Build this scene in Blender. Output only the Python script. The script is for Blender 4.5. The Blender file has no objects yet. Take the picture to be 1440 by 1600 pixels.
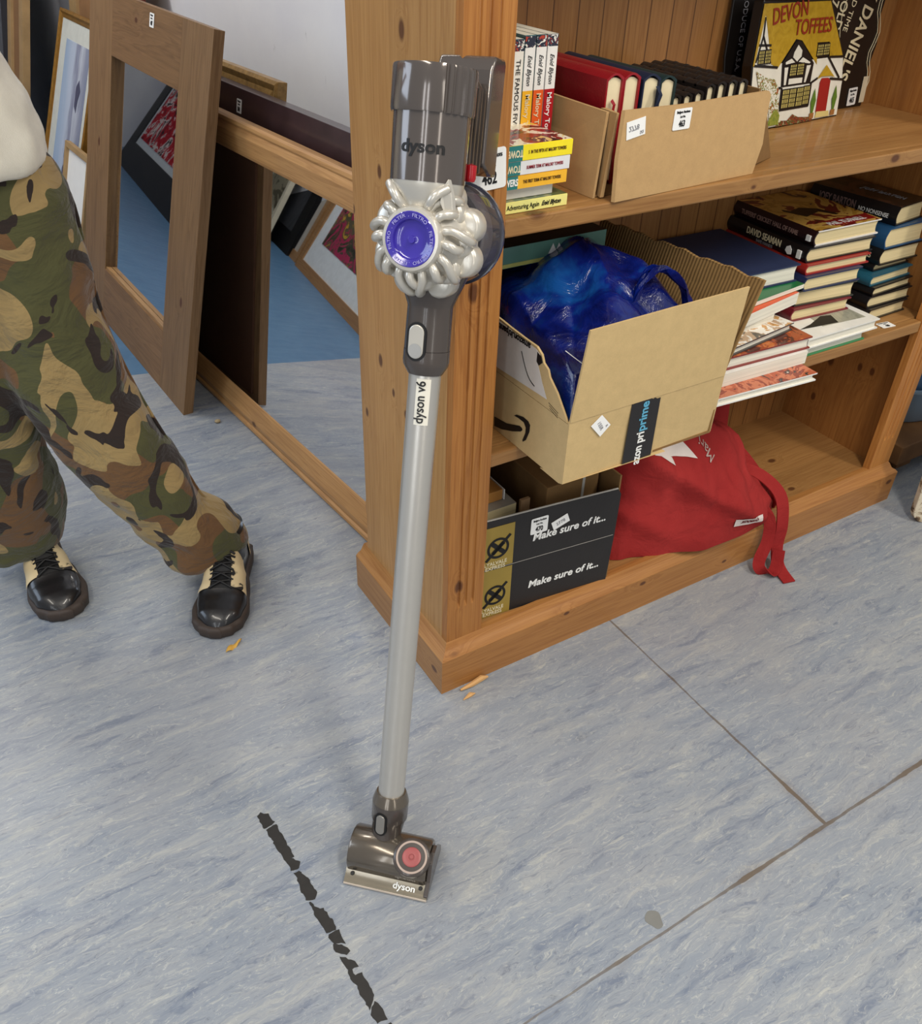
import bpy, bmesh, math, random
from mathutils import Vector, Matrix, noise
from mathutils.bvhtree import BVHTree
random.seed(7)
S = bpy.context.scene
COL = S.collection
PI = math.pi

# ---------------------------------------------------------------- camera
def srgb(r, g=None, b=None):
    if g is None: g = b = r
    f = lambda c: (c/255/12.92) if c/255 <= 0.04045 else ((c/255+0.055)/1.055)**2.4
    return (f(r), f(g), f(b), 1.0)
cam_d = bpy.data.cameras.new('camera')
cam = bpy.data.objects.new('camera', cam_d); COL.objects.link(cam)
cam_d.sensor_fit = 'HORIZONTAL'; cam_d.sensor_width = 36.0
cam_d.lens = 1367.19*36/1440
cam_d.clip_start = 0.02; cam_d.clip_end = 60
RX = Vector((0.85328351, -0.52061335, 0.02947856))
RY = Vector((-0.28839364, -0.51826475, -0.80512779))
RZ = Vector((0.43443797, 0.67850084, -0.59236835))
CP = Vector((-0.59094974, -0.9679859, 1.2650673))
m = Matrix((RX, -RY, -RZ)).transposed().to_4x4(); m.translation = CP
cam.matrix_world = m
S.camera = cam
# ---------------------------------------------------------------- light
S.view_settings.view_transform = 'Standard'; S.view_settings.look = 'None'
S.view_settings.gamma = 1; S.view_settings.use_curve_mapping = False
S.view_settings.exposure = 0.0
W = bpy.data.worlds.new('world'); S.world = W; W.use_nodes = True
W.node_tree.nodes['Background'].inputs[0].default_value = (0.93, 0.96, 1.0, 1)
W.node_tree.nodes['Background'].inputs[1].default_value = 0.40
def area(name, loc, target, sx, sy, power, color):
    d = bpy.data.lights.new(name, 'AREA'); d.shape = 'RECTANGLE'; d.size = sx; d.size_y = sy
    d.energy = power; d.color = color
    o = bpy.data.objects.new(name, d); COL.objects.link(o); o.location = loc
    o.rotation_euler = (Vector(target)-Vector(loc)).to_track_quat('-Z', 'Y').to_euler()
    return o
WARM = (1.0, 0.93, 0.82)
area('fluorescent_light', (0.1, -1.6, 2.75), (0.2, -1.4, 0), 0.25, 1.5, 40, WARM)
area('fluorescent_light', (1.7, -1.7, 2.75), (1.6, -1.2, 0), 0.25, 1.5, 32, WARM)
area('fluorescent_light', (-1.5, -0.6, 2.75), (-1.5, -0.6, 0), 0.25, 1.5, 22, WARM)
area('fluorescent_light', (-0.9, 2.3, 2.75), (-0.4, 2.3, 0), 0.25, 1.5, 38, (1.0, 0.97, 0.92))
area('window_daylight', (-3.0, 1.5, 1.9), (-0.2, 1.0, 0.2), 1.6, 1.3, 30, (0.66, 0.80, 1.0))
# added tall lamps behind the camera, for vertical streaks on the vacuum's cylinders
area('streak_light', (-2.6, -1.75, 1.5), (-0.1, -0.1, 0.8), 0.22, 1.7, 7, (0.92, 0.96, 1.0))
area('streak_light', (-2.25, -2.2, 1.5), (-0.1, -0.1, 0.8), 0.22, 1.7, 7, (0.92, 0.96, 1.0))
area('streak_light', (-0.3, -3.2, 1.5), (-0.1, -0.1, 0.8), 0.25, 1.7, 7, (1.0, 0.96, 0.88))

# ---------------------------------------------------------------- node helpers
def newmat(name):
    m = bpy.data.materials.new(name); m.use_nodes = True
    nt = m.node_tree; b = nt.nodes['Principled BSDF']
    return m, nt, b
def setp(b, rough=0.5, metal=0.0, spec=0.5, trans=0.0, coat=0.0, sheen=0.0, ior=1.45):
    b.inputs['Roughness'].default_value = rough; b.inputs['Metallic'].default_value = metal
    b.inputs['Specular IOR Level'].default_value = spec
    b.inputs['Transmission Weight'].default_value = trans
    b.inputs['Coat Weight'].default_value = coat; b.inputs['Coat Roughness'].default_value = 0.08
    b.inputs['Sheen Weight'].default_value = sheen; b.inputs['IOR'].default_value = ior
class NT:
    def __init__(s, nt): s.nt = nt; s.L = nt.links
    def n(s, t, **k):
        x = s.nt.nodes.new(t)
        for a, v in k.items(): setattr(x, a, v)
        return x
    def link(s, a, b): s.L.new(a, b)
    def val(s, sock, v):
        if hasattr(v, 'is_linked') or isinstance(v, bpy.types.NodeSocket): s.L.new(v, sock)
        else: sock.default_value = v
    def coord(s, scale=(1,1,1), loc=(0,0,0), rot=(0,0,0)):
        tc = s.n('ShaderNodeTexCoord'); mp = s.n('ShaderNodeMapping')
        mp.inputs['Location'].default_value = loc; mp.inputs['Rotation'].default_value = rot; mp.inputs['Scale'].default_value = scale
        s.link(tc.outputs['Object'], mp.inputs[0]); return mp.outputs[0]
    def noise(s, vec, scale=5, detail=4, rough=0.5, dist=0.0, color=False):
        x = s.n('ShaderNodeTexNoise'); x.inputs['Scale'].default_value = scale; x.inputs['Detail'].default_value = detail
        x.inputs['Roughness'].default_value = rough; x.inputs['Distortion'].default_value = dist
        s.link(vec, x.inputs['Vector']); return x.outputs['Color' if color else 'Fac']
    def ramp(s, fac, pts, interp='LINEAR'):
        r = s.n('ShaderNodeValToRGB'); r.color_ramp.interpolation = interp
        e = r.color_ramp.elements
        while len(e) < len(pts): e.new(0.5)
        for i, (p, c) in enumerate(pts):
            e[i].position = p; e[i].color = c if len(c) == 4 else (*c, 1)
        s.link(fac, r.inputs[0]); return r.outputs[0]
    def mix(s, fac, a, b, mode='MIX'):
        x = s.n('ShaderNodeMix', data_type='RGBA', blend_type=mode)
        s.val(x.inputs[0], fac); s.val(x.inputs[6], a); s.val(x.inputs[7], b); return x.outputs[2]
    def math(s, op, a, b=0.0, clamp=False):
        x = s.n('ShaderNodeMath', operation=op); x.use_clamp = clamp; s.val(x.inputs[0], a); s.val(x.inputs[1], b); return x.outputs[0]
    def vmath(s, op, a, b=(0,0,0), out=0):
        x = s.n('ShaderNodeVectorMath', operation=op); s.val(x.inputs[0], a)
        s.val(x.inputs[1], b); return x.outputs[out]
    def bump(s, h, strength=0.3, dist=0.01):
        x = s.n('ShaderNodeBump'); x.inputs['Strength'].default_value = strength; x.inputs['Distance'].default_value = dist
        s.link(h, x.inputs['Height']); return x.outputs[0]
def G(v): return (v, v, v, 1)
def flat(name, col, rough=0.5, metal=0.0, spec=0.5, coat=0.0, sheen=0.0, var=0.06, vscale=30, bump=0.0, bscale=200):
    m, nt, b = newmat(name); N = NT(nt); setp(b, rough, metal, spec, 0, coat, sheen)
    v = N.coord()
    f = N.noise(v, vscale, 3, 0.6)
    lo = tuple(c*(1-var) for c in col[:3])+(1,); hi = tuple(min(1, c*(1+var)) for c in col[:3])+(1,)
    N.link(N.ramp(f, [(0.3, lo), (0.7, hi)]), b.inputs['Base Color'])
    if bump > 0: N.link(N.bump(N.noise(v, bscale, 3), bump, 0.002), b.inputs['Normal'])
    return m
def pine(name, axis='z', knots=(), light=(206,150,88), dark=(160,98,45), board=0.09, bax='y', rough=0.45, coat=0.15, seed=0.0, gscale=1.0, groove=None):
    """knotty pine: grain runs along axis, boards glued side by side along bax"""
    m, nt, b = newmat(name); N = NT(nt); setp(b, rough, 0, 0.4, 0, coat)
    tc = N.n('ShaderNodeTexCoord').outputs['Object']
    sep = N.n('ShaderNodeSeparateXYZ'); N.link(tc, sep.inputs[0])
    X = {'x': 0, 'y': 1, 'z': 2}
    bid = N.math('FLOOR', N.math('DIVIDE', N.math('ADD', sep.outputs[X[bax]], seed+10.0), board))
    wn = N.n('ShaderNodeTexWhiteNoise', noise_dimensions='1D'); N.link(bid, wn.inputs['W'])
    off = N.n('ShaderNodeCombineXYZ')
    for i in range(3): N.link(N.math('MULTIPLY', wn.outputs[0], 3.1+i*1.7), off.inputs[i])
    p = N.vmath('ADD', tc, off.outputs[0])
    bend = None; dk = None
    for (kx, ky, kz, kr) in knots:
        d = N.vmath('SUBTRACT', tc, (kx, ky, kz))
        sc = [1.0, 1.0, 1.0]; sc[X[axis]] = 0.6
        d = N.vmath('MULTIPLY', d, tuple(sc))
        L = N.vmath('LENGTH', d, out=1)
        q = N.math('DIVIDE', L, kr)
        bd = N.math('DIVIDE', 1.0, N.math('ADD', N.math('MULTIPLY', q, q), 0.7))
        mask = N.math('SUBTRACT', 1.0, N.math('MULTIPLY', N.math('SUBTRACT', q, 0.50, True), 2.6), True)
        bend = bd if bend is None else N.math('ADD', bend, bd)
        dk = mask if dk is None else N.math('MAXIMUM', dk, mask)
    s = [26.0*gscale]*3; s[X[axis]] = 1.3
    pv = N.vmath('MULTIPLY', p, tuple(s))
    if bend is not None:
        cb = N.n('ShaderNodeCombineXYZ')
        for i in range(3): N.link(N.math('MULTIPLY', bend, 1.1), cb.inputs[i])
        pv = N.vmath('ADD', pv, cb.outputs[0])
    g1 = N.noise(pv, 1.0, 3, 0.55, 0.6)
    rings = N.math('FRACT', N.math('MULTIPLY', g1, 7.0))
    s2 = [330.0]*3; s2[X[axis]] = 9.0
    g2 = N.noise(N.vmath('MULTIPLY', p, tuple(s2)), 1.0, 3, 0.6)
    s3 = [5.0]*3; s3[X[axis]] = 1.0
    g3 = N.noise(N.vmath('MULTIPLY', tc, tuple(s3)), 1.0, 2)
    L_, D_ = srgb(*light), srgb(*dark)
    M_ = tuple((L_[i]*0.6+D_[i]*0.4) for i in range(3))+(1,)
    c = N.ramp(rings, [(0.0, L_), (0.55, M_), (0.86, D_), (1.0, L_)])
    c = N.mix(0.45, c, N.ramp(g1, [(0.3, L_), (0.7, M_)]))
    c = N.mix(N.math('MULTIPLY', g2, 0.5), c, M_, 'MULTIPLY') if False else N.mix(0.35, c, N.ramp(g2, [(0.3, D_), (0.65, L_)]))
    hv = N.ramp(wn.outputs[0], [(0.0, G(0.80)), (1.0, G(1.06))])
    c = N.mix(0.9, c, hv, 'MULTIPLY')
    c = N.mix(0.5, c, N.ramp(g3, [(0.3, G(0.82)), (0.7, G(1.1))]), 'MULTIPLY')
    if dk is not None:
        c = N.mix(N.math('MULTIPLY', dk, 0.85), c, srgb(78, 40, 22))
    if groove:   # fine dark joint between boards
        fr = N.math('FRACT', N.math('DIVIDE', N.math('ADD', sep.outputs[X[bax]], seed+10.0), board))
        gm = N.math('LESS_THAN', fr, groove)
        c = N.mix(N.math('MULTIPLY', gm, 0.75), c, srgb(70, 38, 16))
    N.link(c, b.inputs['Base Color'])
    N.link(N.bump(g2, 0.12, 0.002), b.inputs['Normal'])
    return m

# ---------------------------------------------------------------- mesh helpers
def V(*a): return Vector(a)
class MB:
    def __init__(s): s.v = []; s.f = []; s.mi = []
    def add(s, vs, fs, mi=0):
        o = len(s.v); s.v += [Vector(p) for p in vs]; s.f += [tuple(i+o for i in f) for f in fs]; s.mi += [mi]*len(fs); return s
    def box(s, x0, x1, y0, y1, z0, z1, mi=0):
        return s.add([(x0,y0,z0),(x1,y0,z0),(x1,y1,z0),(x0,y1,z0),(x0,y0,z1),(x1,y0,z1),(x1,y1,z1),(x0,y1,z1)],
                     [(0,3,2,1),(4,5,6,7),(0,1,5,4),(1,2,6,5),(2,3,7,6),(3,0,4,7)], mi)
    def hexa(s, b4, t4, mi=0):
        return s.add(list(b4)+list(t4), [(0,3,2,1),(4,5,6,7),(0,1,5,4),(1,2,6,5),(2,3,7,6),(3,0,4,7)], mi)
    def prism(s, pts, ext, mi=0):
        """closed polygon pts (3-D, planar) extruded by the vector ext"""
        n = len(pts); e = Vector(ext); a = [Vector(p) for p in pts]
        return s.add(a+[p+e for p in a], [tuple(range(n))[::-1], tuple(range(n, 2*n))]+[(i, (i+1) % n, n+(i+1) % n, n+i) for i in range(n)], mi)
    def loft(s, rings, cap=True, close=True, mi=0):
        n = len(rings[0]); vs = [p for r in rings for p in r]; fs = []
        for k in range(len(rings)-1):
            for i in range(n if close else n-1):
                j = (i+1) % n
                fs.append((k*n+i, k*n+j, (k+1)*n+j, (k+1)*n+i))
        if cap: fs.append(tuple(range(n))[::-1]); fs.append(tuple(range((len(rings)-1)*n, len(rings)*n)))
        return s.add(vs, fs, mi)
    def lathe(s, prof, o=(0,0,0), ax=(0,0,1), n=40, cap=True, mi=0):
        ax = Vector(ax).normalized(); u = ax.orthogonal().normalized(); w = ax.cross(u); o = Vector(o)
        return s.loft([[o+ax*h+(u*math.cos(2*PI*i/n)+w*math.sin(2*PI*i/n))*max(r, 1e-5) for i in range(n)] for r, h in prof], cap, True, mi)
    def tube(s, path, r, n=10, cap=True, mi=0, sq=None):
        P = [Vector(p) for p in path]; m = len(P); R = r if isinstance(r, (list, tuple)) else [r]*m
        rings = []; up = None
        for k in range(m):
            t = (P[min(k+1, m-1)]-P[max(k-1, 0)]).normalized()
            if up is None: up = t.orthogonal().normalized()
            else: up = (up-t*up.dot(t)).normalized()
            w = t.cross(up)
            rings.append([P[k]+(up*math.cos(2*PI*i/n)+w*math.sin(2*PI*i/n))*R[k] for i in range(n)])
        return s.loft(rings, cap, True, mi)
    def ribbon(s, path, wdir, width, th=0.0015, mi=0):
        """flat strap: path points, width direction(s)"""
        P = [Vector(p) for p in path]; m = len(P)
        Wd = [Vector(w) for w in wdir] if isinstance(wdir, list) else [Vector(wdir)]*m
        rings = []
        for k in range(m):
            t = (P[min(k+1, m-1)]-P[max(k-1, 0)]).normalized()
            w = (Wd[k]-t*Wd[k].dot(t)).normalized(); nn = t.cross(w)*th/2; w = w*width/2
            rings.append([P[k]-w-nn, P[k]+w-nn, P[k]+w+nn, P[k]-w+nn])
        return s.loft(rings, True, True, mi)
    def grid(s, nu, nv, fn, mi=0):
        vs = [fn(i/nu, j/nv) for j in range(nv+1) for i in range(nu+1)]
        return s.add(vs, [(j*(nu+1)+i, j*(nu+1)+i+1, (j+1)*(nu+1)+i+1, (j+1)*(nu+1)+i) for j in range(nv) for i in range(nu)], mi)
    def obj(s, name, mats, parent=None, smooth=None, bevel=0, mat=None, fix=True):
        me = bpy.data.meshes.new(name); me.from_pydata([tuple(p) for p in s.v], [], s.f)
        if not isinstance(mats, (list, tuple)): mats = [mats]
        for x in mats: me.materials.append(x)
        for p, i in zip(me.polygons, s.mi): p.material_index = i
        if fix:
            bm = bmesh.new(); bm.from_mesh(me); bmesh.ops.recalc_face_normals(bm, faces=bm.faces); bm.to_mesh(me); bm.free()
        if smooth is not None:
            me.polygons.foreach_set('use_smooth', [True]*len(me.polygons))
            if smooth < 180: me.set_sharp_from_angle(angle=math.radians(smooth))
        o = bpy.data.objects.new(name, me); COL.objects.link(o)
        if parent is not None: o.parent = parent
        if mat is not None: o.matrix_basis = mat
        if bevel:
            b = o.modifiers.new('bevel', 'BEVEL'); b.width = bevel; b.segments = 2; b.limit_method = 'ANGLE'; b.angle_limit = math.radians(40)
        return o
def tag(o, label, cat, group=None, kind=None):
    o['label'] = label; o['category'] = cat
    if group: o['group'] = group
    if kind: o['kind'] = kind
    return o
def thing(name, label, cat, mat=None, group=None):
    o = bpy.data.objects.new(name, None); COL.objects.link(o); o.empty_display_size = 0.05
    if mat is not None: o.matrix_basis = mat
    return tag(o, label, cat, group)
def frame_m(o, x, y, z):
    m = Matrix((Vector(x), Vector(y), Vector(z))).transposed().to_4x4(); m.translation = Vector(o); return m
def text_mesh(s, size, bold=0.0, shear=0.0, space=1.0, align='CENTER', sx=1.0, th=0.0003):
    c = bpy.data.curves.new('txt', 'FONT'); c.body = s; c.size = size; c.offset = bold*size; c.shear = shear
    c.space_character = space; c.align_x = align; c.align_y = 'CENTER'; c.extrude = th; c.resolution_u = 3; c.fill_mode = 'BOTH'
    t = bpy.data.objects.new('txt', c); COL.objects.link(t)
    me = bpy.data.meshes.new_from_object(t)
    bpy.data.objects.remove(t); bpy.data.curves.remove(c)
    if sx != 1.0:
        for v in me.vertices: v.co.x *= sx
    return me
def text(name, s, size, mt, parent, o, x, y, **k):
    """lettering at o, reading along x, letters' up along y"""
    me = text_mesh(s, size, **k); me.materials.clear(); me.materials.append(mt)
    ob = bpy.data.objects.new(name, me); COL.objects.link(ob)
    if parent is not None: ob.parent = parent
    x = Vector(x).normalized(); y = Vector(y); y = (y-x*y.dot(x)).normalized()
    ob.matrix_basis = frame_m(o, x, y, x.cross(y))
    return ob
def drape(me_obj, bvh, d, off=0.0015):
    """lay a mesh object's vertices (world = local here) on a surface along direction d"""
    mw = me_obj.matrix_basis.copy(); d = Vector(d).normalized()
    for v in me_obj.data.vertices:
        p = mw @ v.co; h = bvh.ray_cast(p-d*0.5, d)
        if h[0] is not None: p = h[0]-d*off*(1.3 if False else 1)
        v.co = p
    me_obj.matrix_basis = Matrix()
def fbm(p, sc=1.0, o=3): return noise.fractal(Vector(p)*sc, 1.0, 2.0, o)

# ---------------------------------------------------------------- common materials
M = {}
M['paper'] = flat('page_edges', srgb(236, 222, 184), 0.8, var=0.05)
M['paper_white'] = flat('white_page_edges', srgb(240, 238, 228), 0.75, var=0.04)
M['black'] = flat('black_ink', srgb(18, 17, 18), 0.5)
M['white'] = flat('white_ink', srgb(240, 240, 236), 0.5)
M['cream'] = flat('cream_ink', srgb(226, 214, 178), 0.5)
M['label'] = flat('label_paper', srgb(243, 243, 240), 0.6, var=0.02)
M['pencil'] = flat('pencil_grey', srgb(140, 140, 145), 0.7)
def paper_lines(name, col, ax):
    m, nt, b = newmat(name); N = NT(nt); setp(b, 0.8, 0, 0.2)
    s = [3.0, 3.0, 3.0]; s[ax] = 900.0
    f = N.noise(N.coord(tuple(s)), 1.0, 2, 0.7)
    c = srgb(*col); N.link(N.ramp(f, [(0.3, tuple(v*0.78 for v in c[:3])+(1,)), (0.62, c)]), b.inputs['Base Color'])
    return m
M['pages'] = paper_lines('cream_pages', (233, 214, 165), 2)
M['pages_w'] = paper_lines('white_pages', (240, 235, 218), 2)
def kraft(name, col, ax=None, freq=260.0):
    m, nt, b = newmat(name); N = NT(nt); setp(b, 0.85, 0, 0.15)
    v = N.coord(); f = N.noise(v, 60, 4, 0.65); f2 = N.noise(v, 500, 2, 0.7)
    c = srgb(*col); lo = tuple(x*0.86 for x in c[:3])+(1,)
    r = N.mix(0.3, N.ramp(f, [(0.3, lo), (0.7, c)]), N.ramp(f2, [(0.35, lo), (0.6, c)]))
    if ax is not None:
        s = N.n('ShaderNodeSeparateXYZ'); N.link(v, s.inputs[0])
        w = N.math('SINE', N.math('MULTIPLY', s.outputs[ax], freq*2*PI/2))
        r = N.mix(N.math('MULTIPLY', N.math('ADD', w, 1.0), 0.11), r, tuple(x*0.45 for x in c[:3])+(1,))
        N.link(N.bump(w, 0.5, 0.0012), b.inputs['Normal'])
    else: N.link(N.bump(f2, 0.08, 0.001), b.inputs['Normal'])
    N.link(r, b.inputs['Base Color']); return m
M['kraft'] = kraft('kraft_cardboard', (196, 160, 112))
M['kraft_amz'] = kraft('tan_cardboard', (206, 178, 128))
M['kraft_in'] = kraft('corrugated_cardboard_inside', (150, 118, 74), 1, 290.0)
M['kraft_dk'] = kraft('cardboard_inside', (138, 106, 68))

def lot_label(parent, o, x, y, w, h, num, name='lot_label', head='Badgers Auctions', flip=False):
    """small auction sticker lying on a face: o is its centre"""
    x = Vector(x).normalized(); y = Vector(y).normalized(); n = x.cross(y)*(-1 if flip else 1); o = Vector(o)
    b = MB(); cx = []
    r = min(w, h)*0.08
    for sx, sy in ((1,1),(-1,1),(-1,-1),(1,-1)):
        for k in range(4):
            a = {(1,1):0,(-1,1):90,(-1,-1):180,(1,-1):270}[(sx,sy)]+k*30
            cx.append((sx*(w/2-r)+r*math.cos(math.radians(a)), sy*(h/2-r)+r*math.sin(math.radians(a))))
    b.prism([o+x*a+y*c+n*0.0002 for a, c in cx], n*0.0005)
    lb = b.obj(name, M['label'], parent)
    q = o+n*0.0012
    inv = parent.matrix_world.inverted() if False else None
    t1 = text('lettering', head, h*0.17, M['black'], lb, q+y*h*0.34, x, y, sx=min(1.0, 0.9*w/(h*0.17*len(head)*0.52)), bold=0.012)
    t2 = text('lettering', 'Lot No.', h*0.15, M['black'], lb, q+y*h*0.12, x, y, sx=0.8)
    t3 = text('lettering', num, h*0.42, M['black'], lb, q-y*h*0.22, x, y, sx=0.7, bold=0.02)
    return lb

# ================================================================= SETTING
def floor_mat():
    m, nt, b = newmat('marbled_blue_lino'); N = NT(nt); setp(b, 0.36, 0, 0.5)
    tc = N.n('ShaderNodeTexCoord').outputs['Object']
    p = N.vmath('MULTIPLY', tc, (1.0, 2.6, 1.0))
    wob = N.noise(p, 6, 4, 0.65, color=True)
    pw = N.vmath('ADD', p, N.vmath('MULTIPLY', N.vmath('SUBTRACT', wob, (0.5,0.5,0.5)), (0.16, 0.13, 0)))
    a = N.noise(N.vmath('MULTIPLY', pw, (3.2, 7.5, 1)), 2.0, 8, 0.72, 0.5)
    c2 = N.noise(N.vmath('MULTIPLY', pw, (9.0, 22.0, 1)), 2.0, 7, 0.75, 0.8)
    d = N.noise(N.vmath('MULTIPLY', pw, (2.5, 5.0, 1)), 1.3, 4, 0.6, 1.2)
    base = N.ramp(d, [(0.25, srgb(126, 136, 150)), (0.5, srgb(143, 150, 159)), (0.75, srgb(158, 161, 163))])
    col = N.mix(N.ramp(a, [(0.36, G(0.75)), (0.46, G(0.0))]), base, srgb(104, 115, 135))
    col = N.mix(N.ramp(a, [(0.54, G(0.0)), (0.66, G(0.6))]), col, srgb(178, 178, 172))
    c3 = N.noise(N.vmath('MULTIPLY', pw, (22.0, 70.0, 1)), 2.0, 6, 0.78, 0.9)
    col = N.mix(N.ramp(c2, [(0.56, G(0.0)), (0.68, G(0.6))]), col, srgb(190, 190, 180))
    col = N.mix(N.ramp(c2, [(0.32, G(0.6)), (0.43, G(0.0))]), col, srgb(94, 101, 120))
    col = N.mix(N.ramp(c3, [(0.56, G(0.0)), (0.66, G(0.55))]), col, srgb(196, 196, 188))
    col = N.mix(N.ramp(c3, [(0.34, G(0.55)), (0.44, G(0.0))]), col, srgb(86, 93, 108))
    v4 = N.noise(N.vmath('ADD', N.vmath('MULTIPLY', tc, (30.0, 55.0, 1)), N.vmath('MULTIPLY', wob, (6.0, 6.0, 0))), 1.2, 5, 0.7, 3.0)
    col = N.mix(N.ramp(v4, [(0.60, G(0.0)), (0.64, G(0.45)), (0.70, G(0.0))]), col, srgb(206, 206, 198))
    # big worn patches
    e = N.noise(tc, 2.2, 3, 0.5)
    col = N.mix(N.ramp(e, [(0.4, G(0.0)), (0.7, G(0.35))]), col, srgb(150, 148, 148))
    # fine scratches and grime
    sc = N.n('ShaderNodeTexVoronoi', feature='DISTANCE_TO_EDGE'); sc.inputs['Scale'].default_value = 4.5
    N.link(N.vmath('ADD', tc, N.vmath('MULTIPLY', wob, (0.25, 0.25, 0))), sc.inputs['Vector'])
    col = N.mix(N.math('MULTIPLY', N.math('LESS_THAN', sc.outputs[0], 0.0011), 0.35), col, srgb(196, 200, 205))
    # welded sheet seams: x = 0.411 (for y > -0.566) and y = -0.566
    sp = N.n('ShaderNodeSeparateXYZ'); N.link(tc, sp.inputs[0])
    wn = N.noise(tc, 14, 3, 0.6)
    wob2 = N.math('MULTIPLY', N.math('SUBTRACT', wn, 0.5), 0.006)
    sx = N.math('ABSOLUTE', N.math('SUBTRACT', N.math('ADD', sp.outputs[0], wob2), 0.411))
    sx = N.math('MAXIMUM', sx, N.math('MULTIPLY', N.math('LESS_THAN', sp.outputs[1], -0.566), 1.0))
    sy = N.math('ABSOLUTE', N.math('SUBTRACT', N.math('ADD', sp.outputs[1], wob2), -0.566))
    sd = N.math('MINIMUM', sx, sy)
    dirt = N.noise(tc, 5, 4, 0.6)
    w = N.math('ADD', 0.0008, N.math('MULTIPLY', N.math('POWER', dirt, 4.0), 0.022))
    sm = N.math('LESS_THAN', sd, w)
    col = N.mix(N.math('MULTIPLY', sm, N.ramp(dirt, [(0.35, G(0.45)), (0.6, G(0.85))])), col, srgb(92, 78, 62))
    near = N.math('SUBTRACT', 1.0, N.math('DIVIDE', sd, 0.02), True)
    col = N.mix(N.math('MULTIPLY', near, N.ramp(dirt, [(0.5, G(0.0)), (0.7, G(0.5))])), col, srgb(120, 104, 86))
    # plain darker blue sheet further back
    bd = N.math('GREATER_THAN', N.math('ADD', sp.outputs[1], N.math('MULTIPLY', sp.outputs[0], 0.25)), 1.52)
    fb = N.noise(tc, 12, 5, 0.7)
    blue = N.ramp(fb, [(0.3, srgb(72, 108, 142)), (0.7, srgb(86, 122, 154))])
    col = N.mix(bd, col, blue)
    N.link(col, b.inputs['Base Color'])
    N.link(N.ramp(a, [(0.3, G(0.30)), (0.7, G(0.42))]), b.inputs['Roughness'])
    N.link(N.bump(c2, 0.05, 0.002), b.inputs['Normal'])
    return m
fl = MB().box(-3.5, 4.0, -3.0, 8.0, -0.05, 0).obj('floor', floor_mat()); fl['kind'] = 'structure'
def wall_mat():
    m, nt, b = newmat('white_painted_wall'); N = NT(nt); setp(b, 0.75, 0, 0.2)
    v = N.coord(); f = N.noise(v, 3, 4, 0.6); g = N.noise(N.coord((9, 9, 2.0)), 4, 5, 0.7)
    c = N.ramp(f, [(0.3, srgb(222, 222, 228)), (0.7, srgb(232, 232, 234))])
    c = N.mix(N.ramp(g, [(0.68, G(0)), (0.74, G(0.4))]), c, srgb(110, 105, 105))
    N.link(c, b.inputs['Base Color']); N.link(N.bump(N.noise(v, 60, 3), 0.15, 0.003), b.inputs['Normal']); return m
WM = wall_mat()
# the wall behind the mirrors, running almost along y
WD = Vector((-0.0974, 0.9952, 0)); WN = Vector((-0.9952, -0.0974, 0))
def wallpt(s, d=0.0, z=0.0): return Vector((0.50, 1.0, z))+WD*s+WN*d
a, b_ = wallpt(-0.62), wallpt(7.0)
MB().prism([a, b_, b_-WN*0.12, a-WN*0.12], (0, 0, 2.8)).obj('wall_right', WM)['kind'] = 'structure'
MB().prism([(-1.22, 1.45, 0), (-2.75, 7.2, 0), (-2.9, 7.2, 0), (-1.37, 1.4, 0)], (0, 0, 2.8)).obj('wall_left', WM)['kind'] = 'structure'
MB().box(-2.9, 0.2, 7.2, 7.32, 0, 2.8).obj('wall_back', WM)['kind'] = 'structure'

# ================================================================= BOOKCASE
KN_SIDE = [(0.02,.174,1.093,.011),(0.02,.248,.896,.009),(0.02,.344,.814,.007),(0.02,.261,.579,.010),(0.02,.215,.538,.007),(0.02,.323,.446,.008),(0.02,.172,.517,.007)]
PS = pine('pine_side_boards', 'z', KN_SIDE, light=(200,154,96), dark=(164,114,62), bax='y', board=0.083)
PF = pine('pine_front_stile', 'z', [(.050,.02,.783,.013),(.043,.02,.235,.012),(1.25,.02,.6,.01)], light=(198,136,70), dark=(150,88,36), bax='x', board=0.3)
PP = pine('pine_plinth', 'x', [(.029,0,.095,.012),(.287,0,.077,.006),(.487,0,.07,.007),(1.295,0,.06,.009),(.86,0,.03,.008),(.734,0,.03,.006)], light=(196,138,76), dark=(152,94,44), bax='z', board=0.5)
PPS = pine('pine_plinth_end', 'y', [(0,.029,.043,.009)], light=(190,140,84), dark=(146,94,48), bax='z', board=0.5)
PSH = pine('pine_shelf', 'x', [(.942,.02,.868,.011),(.584,.02,.862,.006),(.153,.03,.878,.014),(.75,.2,.878,.012),(1.045,.169,.105,.010),(.992,.059,.105,.009)], light=(180,134,80), dark=(140,94,50), bax='y', board=0.11)
PB = pine('pine_back_boards', 'z', [], light=(176,126,72), dark=(132,84,42), bax='x', board=0.052, groove=0.05, seed=0.017)
PR = pine('pine_inner_side', 'z', [(1.262,.153,.317,.009),(1.262,.119,.32,.009),(1.262,.253,.189,.009),(1.262,.234,.30,.012)], light=(170,116,60), dark=(128,76,34), bax='y', board=0.08)
bc = thing('bookcase', 'tall knotty pine bookcase with fluted front stiles, filled with books and boxes', 'bookcase')
HT = 2.0; L = 1.3186; BI = 0.0206
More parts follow.
